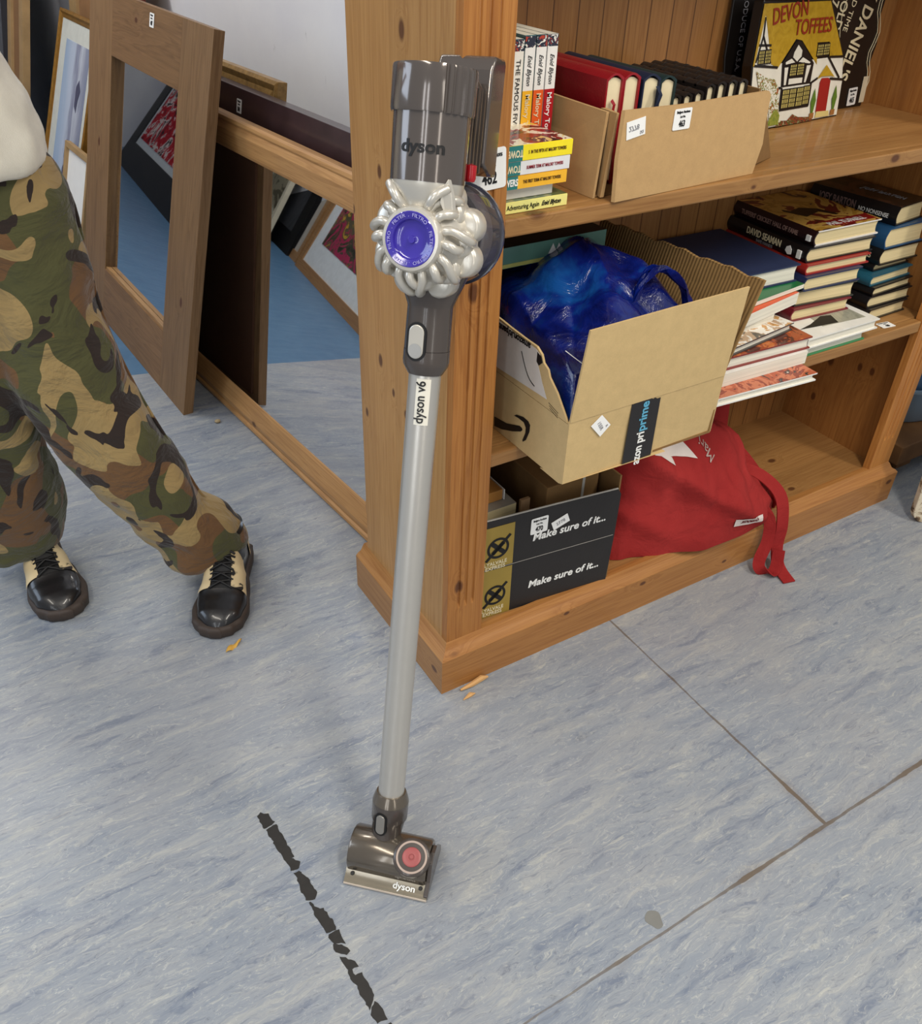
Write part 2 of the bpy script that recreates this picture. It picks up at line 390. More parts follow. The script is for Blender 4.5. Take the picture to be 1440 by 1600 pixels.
def fluted_stile(x0, x1, y0, y1, z0, z1, grooves):
    """stile cross-section with vertical flutes in its front (-y) face, stopped at both ends"""
    b = MB(); f0, f1 = z0+0.085, z1-0.1
    pts = [(x0, 0)]
    for g in grooves: pts += [(g-0.0035, 0), (g-0.002, 1), (g+0.002, 1), (g+0.0035, 0)]
    pts += [(x1, 0)]
    def ring(z, dep):
        r = [Vector((x, y0+0.0035*d*dep, z)) for x, d in pts]
        return r+[Vector((x1, y1, z)), Vector((x0, y1, z))]
    b.loft([ring(z0, 0), ring(f0, 0), ring(f0+0.01, 1), ring(f1, 1), ring(f1+0.01, 0), ring(z1, 0)])
    return b
fluted_stile(BI, 0.0966, BI, BI+0.018, 0.1, HT, [0.044, 0.0585, 0.073]).obj('stile', PF, bc, bevel=0.0015)
fluted_stile(L-BI-0.076, L-BI, BI, BI+0.018, 0.1, HT, [1.245, 1.2595, 1.274]).obj('stile', PF, bc, bevel=0.0015)
MB().box(BI, 0.042, BI+0.018, 0.345, 0.1, HT).obj('side_panel', PS, bc, bevel=0.001)
MB().box(1.262, L-BI, BI+0.018, 0.345, 0.1, HT).obj('side_panel', PR, bc, bevel=0.001)
# corner strip so that the stile edge and the side read as one face
MB().box(0.042, 1.262, 0.333, 0.345, 0.1, HT).obj('back_panel', PB, bc)
for nm, z in (('shelf', 0.878), ('shelf', 0.4965), ('shelf', 1.36)):
    b = MB(); y0 = BI+0.002
    b.box(0.042, 1.262, y0+0.022, 0.333, z-0.0265, z)
    b.box(0.0966, L-BI-0.076, y0, y0+0.022, z-0.0265, z)
    b.obj(nm, PSH, bc, bevel=0.003)
MB().box(0.042, 1.262, 0.03, 0.333, 0.085, 0.105).obj('bottom_shelf', PSH, bc)
# plinth: three moulded boards with a chamfered top, mitred at the corners
def plinth_front():
    b = MB(); prof = [(0,0),(0,0.0829),(0.004,0.088),(0.012,0.093),(0.018,0.105),(0.0206,0.1085),(0.034,0.1085),(0.034,0)]
    b.loft([[Vector((y if i == 0 else L-y, y, z)) for y, z in prof] for i in (0, 1)])
    return b
def plinth_end(side):
    b = MB(); prof = [(0,0),(0,0.0829),(0.004,0.088),(0.012,0.093),(0.018,0.105),(0.0206,0.1085),(0.034,0.1085),(0.034,0)]
    b.loft([[Vector((x if side == 0 else L-x, y if False else (x if k == 0 else 0.362), z)) for x, z in prof] for k in (0, 1)])
    return b
plinth_front().obj('plinth', PP, bc, smooth=35)
plinth_end(0).obj('plinth', PPS, bc, smooth=35)
plinth_end(1).obj('plinth', PPS, bc, smooth=35)
MB().box(-0.02, L+0.02, -0.02, 0.37, HT, HT+0.03).obj('cornice', PP, bc, bevel=0.005)
lb = lot_label(bc, (0.066, BI-0.0006, 0.949), (1, 0, 0.06), (-0.06, 0, 1), 0.052, 0.052, '462')
lb['label'] = 'lot 462 sticker'
lb = lot_label(bc, (1.131, 0.0475, 0.4966), (0.99, -0.12, 0), (0.12, 0.99, 0), 0.036, 0.024, '465')

# ================================================================= BOOKS
def cover_mat(name, cols, scale=8, seed=0, rough=0.3, coat=0.3):
    m, nt, b = newmat(name); N = NT(nt); setp(b, rough, 0, 0.5 if coat else 0.2, 0, coat)
    v = N.coord((1, 1, 1), (seed, seed*1.3, seed*0.7))
    f = N.noise(v, scale, 3, 0.6, 1.5)
    n = len(cols)
    N.link(N.ramp(f, [(0.3+0.4*i/max(1, n-1), srgb(*c)) for i, c in enumerate(cols)], 'LINEAR' if n < 4 else 'CONSTANT'), b.inputs['Base Color'])
    return m
_cm = {}
def cm(*c, rough=0.35):
    if (c, rough) not in _cm:
        _cm[(c, rough)] = flat('book_cover_%02x%02x%02x' % c, srgb(*c), rough, coat=0.2)
    return _cm[(c, rough)]
def book(label, o, x, y, z, Wd, H, T, cover, pages=None, hard=True, top=None, spine=None, ribs=0, group=None, rnd=True, letters=()):
    """local: x spine->fore edge (Wd), y height (H), z thickness (T). cover/top/spine are materials"""
    pages = pages or M['pages']
    r = thing('hardback_book' if hard else 'paperback_book', label, 'book', frame_m(o, Vector(x).normalized(), Vector(y).normalized(), Vector(z).normalized()), group)
    ct = 0.0028 if hard else 0.0006; inset = 0.004 if hard else 0.0
    b = MB(); k = 8 if (hard and rnd) else 1
    bulge = min(T*0.22, 0.008) if (hard and rnd) else 0
    outer = []
    for i in range(k+1):
        t = i/k; outer.append((-bulge*math.sin(PI*t) if k > 1 else 0.0, T*t))
    inner = [(px+ct, ct+(T-2*ct)*i/k) for i, (px, _) in enumerate(outer)]
    sec = [(Wd, 0)]+outer+[(Wd, T), (Wd, T-ct)]+inner[::-1]+[(Wd, ct)]
    n = len(sec)
    # faces: build as strips so material slots can differ
    vs = [Vector((px, yy, pz)) for yy in (0, H) for px, pz in sec]
    fs = []; mi = []
    for i in range(n):
        j = (i+1) % n; fs.append((i, j, n+j, n+i))
        mi.append(1 if (1 <= i <= k) else (2 if i == k+1 else 0))
    no = k+1
    # caps: quads between outer and inner chains
    for base in (0, n):
        q = lambda a: base+a
        fs.append((q(0), q(1), q(n-2), q(n-1))); mi.append(0)
        for i in range(k):
            fs.append((q(1+i), q(2+i), q(n-3-i), q(n-2-i))); mi.append(1)
        fs.append((q(1+k), q(2+k), q(3+k), q(4+k))); mi.append(0)
    b.v = vs; b.f = fs; b.mi = mi
    b.obj('cover', [cover, spine or cover, top or cover], r, smooth=30)
    p = MB(); pb = ct*0.3
    rows = []
    for i in range(7):
        t = i/6; zz = ct+0.0001+(T-2*ct-0.0002)*t
        rows.append((zz, Wd-inset-(0.003*math.sin(PI*t) if hard else 0.0)))
    poly = [(x1, zz) for zz, x1 in rows]+[(ct*1.0+0.0005-bulge*0.6*math.sin(PI*(1-i/6)), rows[6-i][0]) for i in range(7)]
    p.prism([(px, inset, pz) for px, pz in poly], (0, H-2*inset, 0))
    p.obj('pages', pages, r)
    for i in range(ribs):
        yy = H*(0.14+0.72*i/max(1, ribs-1)); rb = MB()
        rb.loft([[Vector((px-0.0010 if px < Wd*0.5 else px, yy+d, pz)) for px, pz in [(0.004, 0)]+outer+[(0.004, T)]] for d in (-0.002, 0.002)])
        rb.obj('spine_band', spine or cover, r)
    for (s, size, mt, lo, lx, ly, kw) in letters:
        text('lettering', s, size, mt, r, lo, lx, ly, **kw)
    return r
X, Y, Z = V(1,0,0), V(0,1,0), V(0,0,1)

# ---- upper shelf, left: standing paperbacks, spines out
Z1 = 0.8785
SP = [('THE FAMOUS FIVE', (238, 234, 222), (36, 78, 92), (236, 232, 220), 'white spined paperback lettered THE FAMOUS FIVE, leftmost of the four standing'),
      ('Malory Towers', (240, 180, 40), (40, 98, 106), (240, 238, 232), 'paperback with white and yellow spine standing second from left on the top shelf'),
      ('Malory Towers', (226, 92, 34), (20, 74, 80), (240, 238, 232), 'paperback with white and orange spine standing third from left on the top shelf'),
      ('Malory Towers', (172, 22, 34), (150, 150, 152), (240, 238, 232), 'paperback with white and dark red spine, rightmost of the four standing')]
xs = [0.177, 0.1963, 0.2156, 0.2349]
for i, (ttl, low, cov, up, lab) in enumerate(SP):
    T = 0.0185; H = 0.204 if i else 0.200
    r = book(lab, (xs[i], 0.142, Z1), Y, Z, X, 0.125, H, T, cm(*cov), M['pages_w'], False, group=None)
    split = H*0.655
    MB().box(-0.0012, 0.0002, 0.001, split, 0.0006, T-0.0006).obj('spine_panel', cm(*low), r)
    MB().box(-0.0012, 0.0002, split, H*0.925, 0.0006, T-0.0006).obj('spine_panel', cm(*up), r)
    MB().box(-0.0012, 0.0002, H*0.925, H-0.001, 0.0006, T-0.0006).obj('spine_panel', cover_mat('paperback_spine_picture', [(240,236,226),(40,44,60),(180,60,40),(230,200,170)], 90, i), r)
    # spine text runs downwards: reading along -y, up along +z
    if i == 0:
        text('lettering', 'THE FAMOUS FIVE  +', 0.0105, M['black'], r, (-0.0016, H*0.62, T/2), (0,-1,0), (0,0,1), sx=1.05)
    else:
        text('lettering', 'Enid Blyton', 0.0100, M['black'], r, (-0.0016, H*0.785, T/2), (0,-1,0), (0,0,1), shear=0.4, sx=0.85)
        text('lettering', 'Malory Towers', 0.0115, M['white' if i == 3 else 'cream'], r, (-0.0016, H*0.46, T/2), (0,-1,0), (0,0,1), bold=0.01)
# ---- the stack of lying paperbacks in front of them
PC = cover_mat('illustrated_cover', [(240,205,60),(250,240,215),(150,30,32),(60,30,36),(238,200,120),(110,60,50)], 14, 2.0)
TEAL = cm(42, 120, 118)
stk = [('pale yellow paperback Five Go Adventuring Again at the bottom of the short stack', (238,232,140), (238,232,140), 'Five Go Adventuring Again  Enid Blyton', 0.216, 0.041, 0.0160),
       ('paperback with blue and white spine set back in the short stack, second from bottom', (32,84,130), (220,216,205), 'SECOND FORM', 0.196, 0.052, 0.0160),
       ('orange and teal spined paperback in the middle of the short stack', (42,120,118), (244,184,48), 'THE FIRST TERM AT MALORY TOWERS', 0.211, 0.041, 0.0180),
       ('white and teal spined paperback, second from top of the short stack', (42,120,118), (226,226,226), 'SUMMER TERM AT MALORY TOWERS', 0.214, 0.041, 0.0185),
       ('yellow and teal spined paperback with a picture cover, topmost of the short stack', (42,120,118), (246,226,38), '5  IN THE FIFTH AT MALORY TOWERS', 0.2165, 0.041, 0.0205)]
z = Z1
for i, (lab, c1, c2, ttl, xr, yf, T) in enumerate(stk):
    H = 0.165
    # spine faces the viewer: x -> +Y, y -> -X
    r = book(lab, (xr, yf, z), Y, -X, Z, 0.125, H, T, cm(*c2), M['pages_w'], False, top=PC if i == 4 else (cover_mat('dark_picture_cover', [(30,50,40),(90,110,70),(200,180,120)], 20, 5) if i == 0 else None))
    k = 0.165 if i == 0 else 0.084
    MB().box(-0.0012, 0.0004, k if i else 0.137, H-0.0002, 0.0004, T-0.0004).obj('spine_panel', cm(*(c1 if i else (60,100,40))), r)
    MB().box(-0.0012, 0.0004, 0.0004, k if i else 0.137, 0.0004, T-0.0004).obj('spine_panel', cm(*c2), r)
    if i == 0:
        text('lettering', 'Five Go Adventuring Again', 0.0095, M['black'], r, (-0.0016, 0.090, T/2), (0,-1,0), (0,0,1), sx=0.78)
        text('lettering', 'Enid Blyton', 0.009, M['black'], r, (-0.0016, 0.029, T/2), (0,-1,0), (0,0,1), sx=0.8, shear=0.4, bold=0.02)
    elif i == 1:
        text('lettering', 'IOL', 0.013, M['white'], r, (-0.0016, 0.105, T/2), (0,-1,0), (0,0,1), bold=0.02)
    else:
        up = i >= 3
        text('lettering', 'TOWERS', 0.0125, M['white' if i == 2 else 'cream'], r, (-0.0016, 0.101, T/2), (0,1,0) if up else (0,-1,0), (0,0,-1) if up else (0,0,1), sx=0.68, bold=0.03)
        text('lettering', ttl, 0.0062, cm(90, 60, 20) if i != 3 else cm(150, 40, 50), r, (-0.0016, 0.043, T/2), (0,-1,0), (0,0,1), sx=0.60, bold=0.01)
    z += T+0.0003

# ---- cardboard box with lot 463 and the old books in it
cb = thing('cardboard_box', 'low open cardboard box with lot label 463 holding old bound books', 'box')
p0, p1 = V(0.286, 0.017, Z1), V(0.594, 0.038, Z1); th = V(-0.003, 0.0045, 0)
b = MB(); f_ = [V(x, 0.017+(x-0.286)*0.0682, z) for x, z in ((0.286,Z1),(0.592,Z1),(0.602,Z1+0.045),(0.598,Z1+0.075),(0.596,Z1+0.118),(0.589,Z1+0.124),(0.40,Z1+0.122),(0.284,Z1+0.1245),(0.282,Z1+0.06))]
b.prism(f_, th); b.obj('front_panel', M['kraft'], cb)
b = MB(); b.hexa([V(0.268,0.046,Z1), V(0.272,0.046,Z1), V(0.262,0.255,Z1), V(0.258,0.255,Z1)], [V(0.279,0.05,Z1+0.117), V(0.284,0.05,Z1+0.117), V(0.262,0.255,Z1+0.125), V(0.257,0.255,Z1+0.125)])
b.obj('side_panel', M['kraft'], cb)
b = MB(); b.hexa([V(0.597,0.055,Z1+0.004), V(0.70,0.098,Z1), V(0.70,0.105,Z1), V(0.597,0.062,Z1+0.004)], [V(0.592,0.050,Z1+0.122), V(0.60,0.055,Z1+0.12), V(0.60,0.06,Z1+0.12), V(0.592,0.055,Z1+0.122)])
b.obj('torn_flap', M['kraft_dk'], cb)
b = MB(); b.box(0.603, 0.608, 0.07, 0.29, Z1, Z1+0.12); b.obj('side_panel', M['kraft_dk'], cb)
b = MB(); b.box(0.262, 0.608, 0.29, 0.295, Z1, Z1+0.11); b.obj('back_panel', M['kraft_dk'], cb)
b = MB(); b.box(0.272, 0.602, 0.05, 0.289, Z1, Z1+0.003); b.obj('base_panel', M['kraft_dk'], cb)
b = MB(); b.hexa([V(0.277,0.040,Z1+0.002), V(0.284,0.040,Z1+0.002), V(0.297,0.075,Z1+0.002), V(0.287,0.078,Z1+0.002)], [V(0.281,0.030,Z1+0.119), V(0.285,0.030,Z1+0.119), V(0.297,0.072,Z1+0.117), V(0.289,0.075,Z1+0.117)])
b.obj('corner_flap', M['kraft'], cb)
fx = (p1-p0).normalized(); fn = fx.cross(Z)
def on463(x, z): return V(x, 0.017+(x-0.286)*0.0682-0.0005, z)
lot_label(cb, on463(0.401, 0.981), fx, Z, 0.036, 0.029, '463')
q = on463(0.3085, 0.978); b = MB(); xx = (fx*0.98+Z*0.14).normalized(); yy = fx.cross(Z).cross(xx)*-1
b.prism([q+xx*a+yy*c for a, c in ((-.018,-.012),(.018,-.012),(.018,.012),(-.018,.012))], fn*0.0006)
sl = b.obj('handwritten_label', M['label'], cb)
text('lettering', '2778', 0.010, M['pencil'], sl, q+fn*0.001-xx*0.004-yy*0.002, xx, yy)
text('lettering', '5/2', 0.006, M['pencil'], sl, q+fn*0.001+xx*0.011+yy*0.007, xx, yy)
# old books, spines up, heads to the viewer
RED = flat('red_leathercloth', srgb(150, 22, 34), 0.35, coat=0.2, bump=0.2, bscale=300)
NAVY = flat('navy_cloth', srgb(28, 38, 62), 0.5); DTEAL = flat('dark_green_cloth', srgb(28, 50, 52), 0.5)
BLK = flat('black_leather', srgb(34, 29, 27), 0.4, bump=0.3, bscale=220)
OLD = [('red bound book standing spine up at the left end of the cardboard box', 0.302, 0.032, 1.030, 0.215, RED, 0, 0.084),
       ('red bound book standing spine up, second from left in the cardboard box', 0.338, 0.031, 1.028, 0.212, RED, 0, 0.088),
       ('navy book with a ribbon marker in the box, between the red and green books', 0.373, 0.034, 1.024, 0.205, NAVY, 0, 0.086),
       ('dark green book in the box, between the navy book and the black ones', 0.411, 0.032, 1.019, 0.19, DTEAL, 0, 0.09)]
for i in range(7):
    OLD.append((None, 0.447+i*0.0222, 0.0195, (0.992, 0.993, 0.995, 1.003, 1.005, 1.006, 1.006)[i], 0.185, BLK, 6, 0.098-0.001*i))
for i, (lab, x0, T, zt, H, cv, ribs, yf) in enumerate(OLD):
    g = None
    if lab is None:
        lab = 'black leather bound book with raised bands in the box'; g = 'black leather books in the cardboard box'
    r = book(lab, (x0, yf, zt), -Z, Y, X, zt-Z1-0.004, H, T, cv, M['paper'], True, ribs=ribs, group=g)
    if i == 0:
        MB().ribbon([(0.028, -0.0005, 0.012), (0.034, -0.003, 0.016), (0.042, -0.004, 0.014), (0.052, -0.0035, 0.021)], (0, 0.2, 1), 0.006, 0.0006).obj('ribbon_marker', RED, r)
    if i == 2:
        MB().ribbon([(0.01, -0.001, 0.028), (0.02, -0.008, 0.03), (0.036, -0.011, 0.022), (0.050, -0.012, 0.004)], (0, 0.3, 1), 0.009, 0.0006).obj('ribbon_marker', NAVY, r)

# ---- toffee tin shaped like a thatched cottage
tin = thing('toffee_tin', 'cottage shaped toffee tin with thatched roof and red door, leaning at the back', 'tin',
            frame_m((0.825, 0.245, Z1), V(0.994, 0.11, 0).normalized(), V(0.0, 0.12, 0.993).normalized(), V(0.994,0.11,0).normalized().cross(V(0,0.12,0.993).normalized())))
ROOF = cover_mat('painted_thatch', [(158,124,26),(176,140,32),(186,152,44)], 40, 1.0, 0.3)
WHT = flat('painted_white', srgb(222, 218, 204), 0.35, coat=0.3); TK = flat('painted_black', srgb(22, 18, 16), 0.35, coat=0.3)
DOOR = flat('painted_red', srgb(150, 34, 30), 0.35); LEAF = cover_mat('painted_leaves', [(60,100,30),(90,120,40),(70,110,40)], 60, 3)
WIN = flat('painted_window', srgb(176, 160, 90), 0.4); ROSE = cover_mat('painted_roses', [(222,218,204),(222,218,204),(120,130,60),(170,70,50),(60,70,30)], 150, 6)
MB().prism([(x, y, -0.022) for x, y in [(-0.012,0.0),(0.259,0.0),(0.260,0.068),(0.250,0.112),(0.178,0.216),(0.110,0.222),(0.106,0.212),(-0.028,0.217),(-0.042,0.113),(-0.037,0.07)]], (0, 0, 0.022)).obj('tin_body', TK, tin, bevel=0.002)
def tp(name, pts, mt, z=0.0003, th=0.0006): return MB().prism([(x, y, z) for x, y in pts], (0, 0, th)).obj(name, mt, tin)
tp('cottage_wall', [(-0.010,0.003),(0.2565,0.004),(0.2565,0.066),(0.246,0.112),(-0.038,0.112),(-0.036,0.075)], WHT)
tp('thatched_roof', [(0.0176,0.1114),(0.0335,0.1029),(0.0805,0.1502),(0.1004,0.1468),(0.1591,0.1025),(0.1509,0.1405),(0.1912,0.1397),(0.1991,0.1132),(0.2437,0.112),(0.1745,0.2085),(-0.0285,0.211),(-0.0208,0.1931)], ROOF, 0.0009)
tp('thatched_roof', [(-0.041,0.113),(-0.037,0.113),(-0.0205,0.195),(0.013,0.112),(0.019,0.112),(-0.006,0.211),(-0.0285,0.211)], ROOF, 0.0014)
tp('timber_gable', [(-0.0205,0.193),(-0.0365,0.115),(0.0140,0.1120)], WHT, 0.0010)
tp('timber_gable', [(0.0905,0.147),(0.080,0.145),(0.047,0.111),(0.0527,0.0708),(0.1454,0.0705),(0.1482,0.1058),(0.102,0.144)], TK, 0.0012)
tp('gable_infill', [(0.090,0.140),(0.080,0.128),(0.078,0.120),(0.092,0.112),(0.104,0.120),(0.104,0.130)], WHT, 0.0017)
tp('gable_infill', [(0.057,0.113),(0.074,0.118),(0.086,0.111),(0.058,0.109)], WHT, 0.0017)
tp('gable_infill', [(0.098,0.111),(0.110,0.118),(0.136,0.108),(0.134,0.106)], WHT, 0.0017)
tp('gable_infill', [(0.056,0.104),(0.067,0.104),(0.066,0.074),(0.060,0.074)], WHT, 0.0017)
tp('gable_infill', [(0.139,0.103),(0.126,0.103),(0.124,0.074),(0.129,0.074)], WHT, 0.0017)
tp('gable_infill', [(0.074,0.084),(0.117,0.083),(0.117,0.074),(0.074,0.074)], WHT, 0.0017)
beams = [((-0.037,0.1135),(0.034,0.106)), ((-0.030,0.146),(0.006,0.144)), ((-0.034,0.118),(-0.0205,0.160)), ((0.010,0.114),(-0.0205,0.160)), ((-0.0205,0.190),(-0.0205,0.160)), ((0.0527,0.070),(-0.020,0.072)), ((0.1454,0.0705),(0.168,0.078)), ((0.21,0.074),(0.2565,0.069)), ((0.0553,0.031),(0.15,0.031)), ((0.0553,0.070),(0.0553,0.031)), ((0.149,0.070),(0.149,0.031)), ((0.194,0.1135),(0.2427,0.0729)), ((0.199,0.113),(0.246,0.111))]
for (x0, y0), (x1, y1) in beams:
    d = V(x1-x0, y1-y0, 0); nrm = V(-d.y, d.x, 0).normalized()*0.0020
    tp('timber_beam', [(x0+nrm.x, y0+nrm.y), (x1+nrm.x, y1+nrm.y), (x1-nrm.x, y1-nrm.y), (x0-nrm.x, y0-nrm.y)], TK, 0.0018)
for (x, y, w, h) in [(0.074,0.089,0.018,0.018),(0.097,0.089,0.018,0.018),(0.060,0.034,0.019,0.031),(0.083,0.034,0.018,0.031),(0.106,0.034,0.018,0.031),(0.128,0.035,0.017,0.031),(-0.027,0.116,0.014,0.020),(-0.008,0.116,0.014,0.020),(0.154,0.118,0.017,0.018),(0.175,0.118,0.016,0.018)]:
    tp('window_frame', [(x-0.002, y-0.002), (x+w+0.002, y-0.002), (x+w+0.002, y+h+0.002), (x-0.002, y+h+0.002)], TK, 0.0020)
    tp('window_pane', [(x, y), (x+w, y), (x+w, y+h), (x, y+h)], WIN, 0.0024)
    for k in range(1, 4):
        tp('glazing_bar', [(x+w*k/4-0.0005, y), (x+w*k/4+0.0005, y), (x+w*k/4+0.0005, y+h), (x+w*k/4-0.0005, y+h)], TK, 0.0028)
        tp('glazing_bar', [(x, y+h*k/4-0.0005), (x+w, y+h*k/4-0.0005), (x+w, y+h*k/4+0.0005), (x, y+h*k/4+0.0005)], TK, 0.0028)
tp('red_door', [(0.178,0.016),(0.213,0.015),(0.213,0.070),(0.205,0.076),(0.182,0.077),(0.178,0.070)], DOOR, 0.0020)
tp('porch_roof', [(0.1665,0.077),(0.1908,0.0995),(0.2250,0.075),(0.213,0.079),(0.180,0.080)], ROOF, 0.0028)
tp('doorstep', [(0.178,0.006),(0.226,0.005),(0.222,0.015),(0.180,0.017)], flat('painted_step', srgb(206,186,120), 0.5), 0.0022)
for x in (0.163, 0.235):
    tp('potted_shrub', [(x-0.002,0.016),(x+0.004,0.016),(x+0.009,0.038),(x+0.001,0.060),(x-0.007,0.036)], LEAF, 0.0026)
    tp('flower_pot', [(x-0.006,0.006),(x+0.008,0.006),(x+0.008,0.016),(x-0.006,0.016)], flat('painted_pot', srgb(150,100,50), 0.5), 0.0026)
tp('climbing_plant', [(-0.010,0.06),(-0.030,0.104),(0.0,0.092),(0.030,0.086),(0.044,0.070),(0.054,0.03),(0.060,0.008),(0.03,0.006),(0.02,0.04)], ROSE, 0.0022)
tp('climbing_plant', [(0.020,0.006),(0.056,0.006),(0.058,0.022),(0.045,0.034),(0.032,0.026)], cover_mat('painted_bush', [(96,120,40),(150,150,60),(70,100,36)], 90, 6), 0.0026)
tp('garden_strip', [(0.05,0.002),(0.17,0.002),(0.165,0.009),(0.12,0.013),(0.10,0.020),(0.085,0.010),(0.06,0.012)], cover_mat('painted_garden', [(210,200,160),(60,80,30),(140,60,40),(40,40,30),(210,200,160)], 120, 8), 0.0022)
MAROON = flat('maroon_paint', srgb(140, 44, 24), 0.4)
text('lettering', 'DEVON', 0.038, MAROON, tin, (0.052, 0.194, 0.0028), (1,0.12,0), (-0.12,1,0), sx=0.82, bold=0.01)
text('lettering', 'TOFFEES', 0.036, MAROON, tin, (0.130, 0.168, 0.0028), (1,0.0,0), (0,1,0), sx=0.86, bold=0.01)

# ---- black whiskey tin sign standing behind the toffee tin
sg = thing('tin_sign', 'black tin tray with white whiskey lettering, behind the cottage tin', 'tray',
           frame_m((0.80, 0.304, Z1), V(0.999, 0.03, 0), V(0, 0.07, 0.997), V(0.999,0.03,0).cross(V(0,0.07,0.997))))
so = [(-0.012,0),(0.0,0.0),(0.415,0.0),(0.42,0.03),(0.412,0.075),(0.425,0.12),(0.414,0.165),(0.425,0.215),(0.44,0.27),(-0.025,0.27),(-0.03,0.12)]
MB().prism([(x, y, -0.006) for x, y in so], (0, 0, 0.006)).obj('tray_panel', TK, sg, bevel=0.002)
text('lettering', 'PRODUCE OF U.S.A.', 0.0165, M['pencil'], sg, (0.006, 0.160, 0.0012), (0.0,-1,0), (1,0.0,0), sx=0.9)
text('lettering', "JACK DANIEL'S", 0.047, M['cream'], sg, (0.360, 0.165, 0.0012), (-0.30,-0.95,0), (0.95,-0.30,0), sx=0.72, bold=0.02)
text('lettering', 'OLD TIME', 0.020, M['cream'], sg, (0.315, 0.185, 0.0012), (-0.25,-0.97,0), (0.97,-0.25,0), sx=0.9)
text('lettering', 'OLD', 0.032, M['cream'], sg, (0.283, 0.175, 0.0012), (-0.2,-0.98,0), (0.98,-0.2,0), sx=0.8, bold=0.015)
text('lettering', 'No.7', 0.030, M['cream'], sg, (0.262, 0.215, 0.0012), (-0.2,-0.98,0), (0.98,-0.2,0), sx=0.8, bold=0.02)
for k in (0, 1):
    pth = [V(0.415-0.008*k+0.008*math.sin(t*2.6), 0.03+0.22*t/6, 0.001) for t in [i*0.5 for i in range(13)]]
    MB().tube(pth, 0.0008, 5).obj('painted_scroll', M['cream'], sg)
MB().tube([V(0.30+0.012*math.sin(t*1.2), 0.02+0.23*t/6, 0.001) for t in [i*0.5 for i in range(13)]], 0.0008, 5).obj('painted_scroll', M['cream'], sg)
lot_label(sg, (0.375, 0.022, 0.0012), (1,0.05,0), (-0.05,1,0), 0.028, 0.034, '465')
MB().box(0.402, 0.418, 0.008, 0.058, 0.001, 0.0016).obj('paper_tag', flat('cream_tag', srgb(216, 204, 176), 0.6), sg)

# ================================================================= MIDDLE SHELF
Z2 = 0.497
def bk(label, BL, BR, z, D, T, cover, spine_left=True, **k):
    """book lying with its foot/head edge to the viewer; BL, BR front bottom corners (x, y)"""
    a = V(*BL, z); c = V(*BR, z); d = (c-a); Wd = d.length; x = d.normalized(); y = Z.cross(x)
    if spine_left: return book(label, a, x, y, Z, Wd, D, T, cover, **k)
    # spine on the right: flip about the book's length
    return book(label, c, -x, y, -Z, Wd, D, T, cover, **k) if False else book(label, c+y*D, -x, -y, Z, Wd, D, T, cover, **k)
FOX = cover_mat('fox_cover', [(40,30,30),(180,84,50),(206,120,84),(150,60,40),(60,50,50),(230,220,210)], 16, 4.0)
FIRE = cover_mat('russet_cover', [(90,40,26),(170,80,40),(210,120,60),(120,50,30)], 22, 7.0)
ARTC = cover_mat('art_cover', [(90,84,74),(190,160,130),(235,230,220),(200,150,90),(120,80,60)], 18, 9.0)
WC = cm(236, 234, 226)
# stack A (partly behind the big box), bottom to top
bk('large white picture book with a fox red cover, overhanging the shelf under its stack', (0.54,-0.040), (0.785,-0.056), Z2, 0.29, 0.0165, WC, pages=M['pages_w'], top=FOX, rnd=False)
bk('thick white paged book under the russet covered one, by the big box', (0.555,-0.010), (0.795,-0.016), Z2+0.0168, 0.27, 0.026, WC, pages=M['pages_w'], hard=False)
bk('large book with russet picture cover and dark red boards, mid stack by the big box', (0.562,0.0), (0.805,-0.010), Z2+0.0431, 0.27, 0.025, cm(130,40,36), pages=M['pages_w'], top=FIRE, rnd=False)
bk('thinner art book with grey and cream cover lying on the russet one', (0.585,-0.002), (0.790,0.028), Z2+0.0684, 0.27, 0.0165, cm(70,66,64), pages=M['pages_w'], top=ARTC, rnd=False)
bk('white softcover book under the orange one beside the big box', (0.60,0.036), (0.757,0.052), Z2+0.0852, 0.24, 0.0155, WC, pages=M['pages_w'], hard=False)
bk('orange covered book tilted on the white softcover', (0.60,0.022), (0.83,0.064), Z2+0.1010, 0.22, 0.0235, WC, pages=M['pages_w'], hard=False, top=cm(220,84,34))
bk('thin green covered book directly under the navy one', (0.62,0.045), (0.853,0.074), Z2+0.1248, 0.235, 0.0095, cm(20,110,60), pages=M['pages_w'], hard=False)
bk('large navy cloth hardback on top of the stack behind the big box', (0.62,0.098), (0.848,0.090), Z2+0.1346, 0.225, 0.035, flat('navy_book_cloth', srgb(38,50,84), 0.6, bump=0.2), pages=M['pages_w'], rnd=True, spine_left=True)
# white pair under stack B
BUG = cover_mat('white_cover_black_picture', [(238,238,232),(238,238,232),(40,40,42),(180,184,170),(90,100,100)], 12, 12.0)
bk('white book with green edged boards lying lowest in the middle of the shelf', (0.835,0.024), (1.027,0.023), Z2, 0.27, 0.0265, cm(60,150,90), pages=M['pages_w'], rnd=False)
bk('white book with a black and grey picture cover under the tall cream paged stack', (0.825,0.010), (1.040,0.010), Z2+0.0268, 0.25, 0.0215, WC, pages=M['pages_w'], rnd=False)
w2 = bpy.data.objects[[o.name for o in COL.objects if o.get('label', '').startswith('white book with a black and grey')][0]]
MB().prism([(0.075,0.030,0.0216),(0.195,0.020,0.0216),(0.200,0.150,0.0216),(0.110,0.170,0.0216)], (0,0,0.0003)).obj('cover_picture', cover_mat('grey_green_photo', [(120,120,104),(170,168,150),(96,100,92)], 14, 12.0), w2)
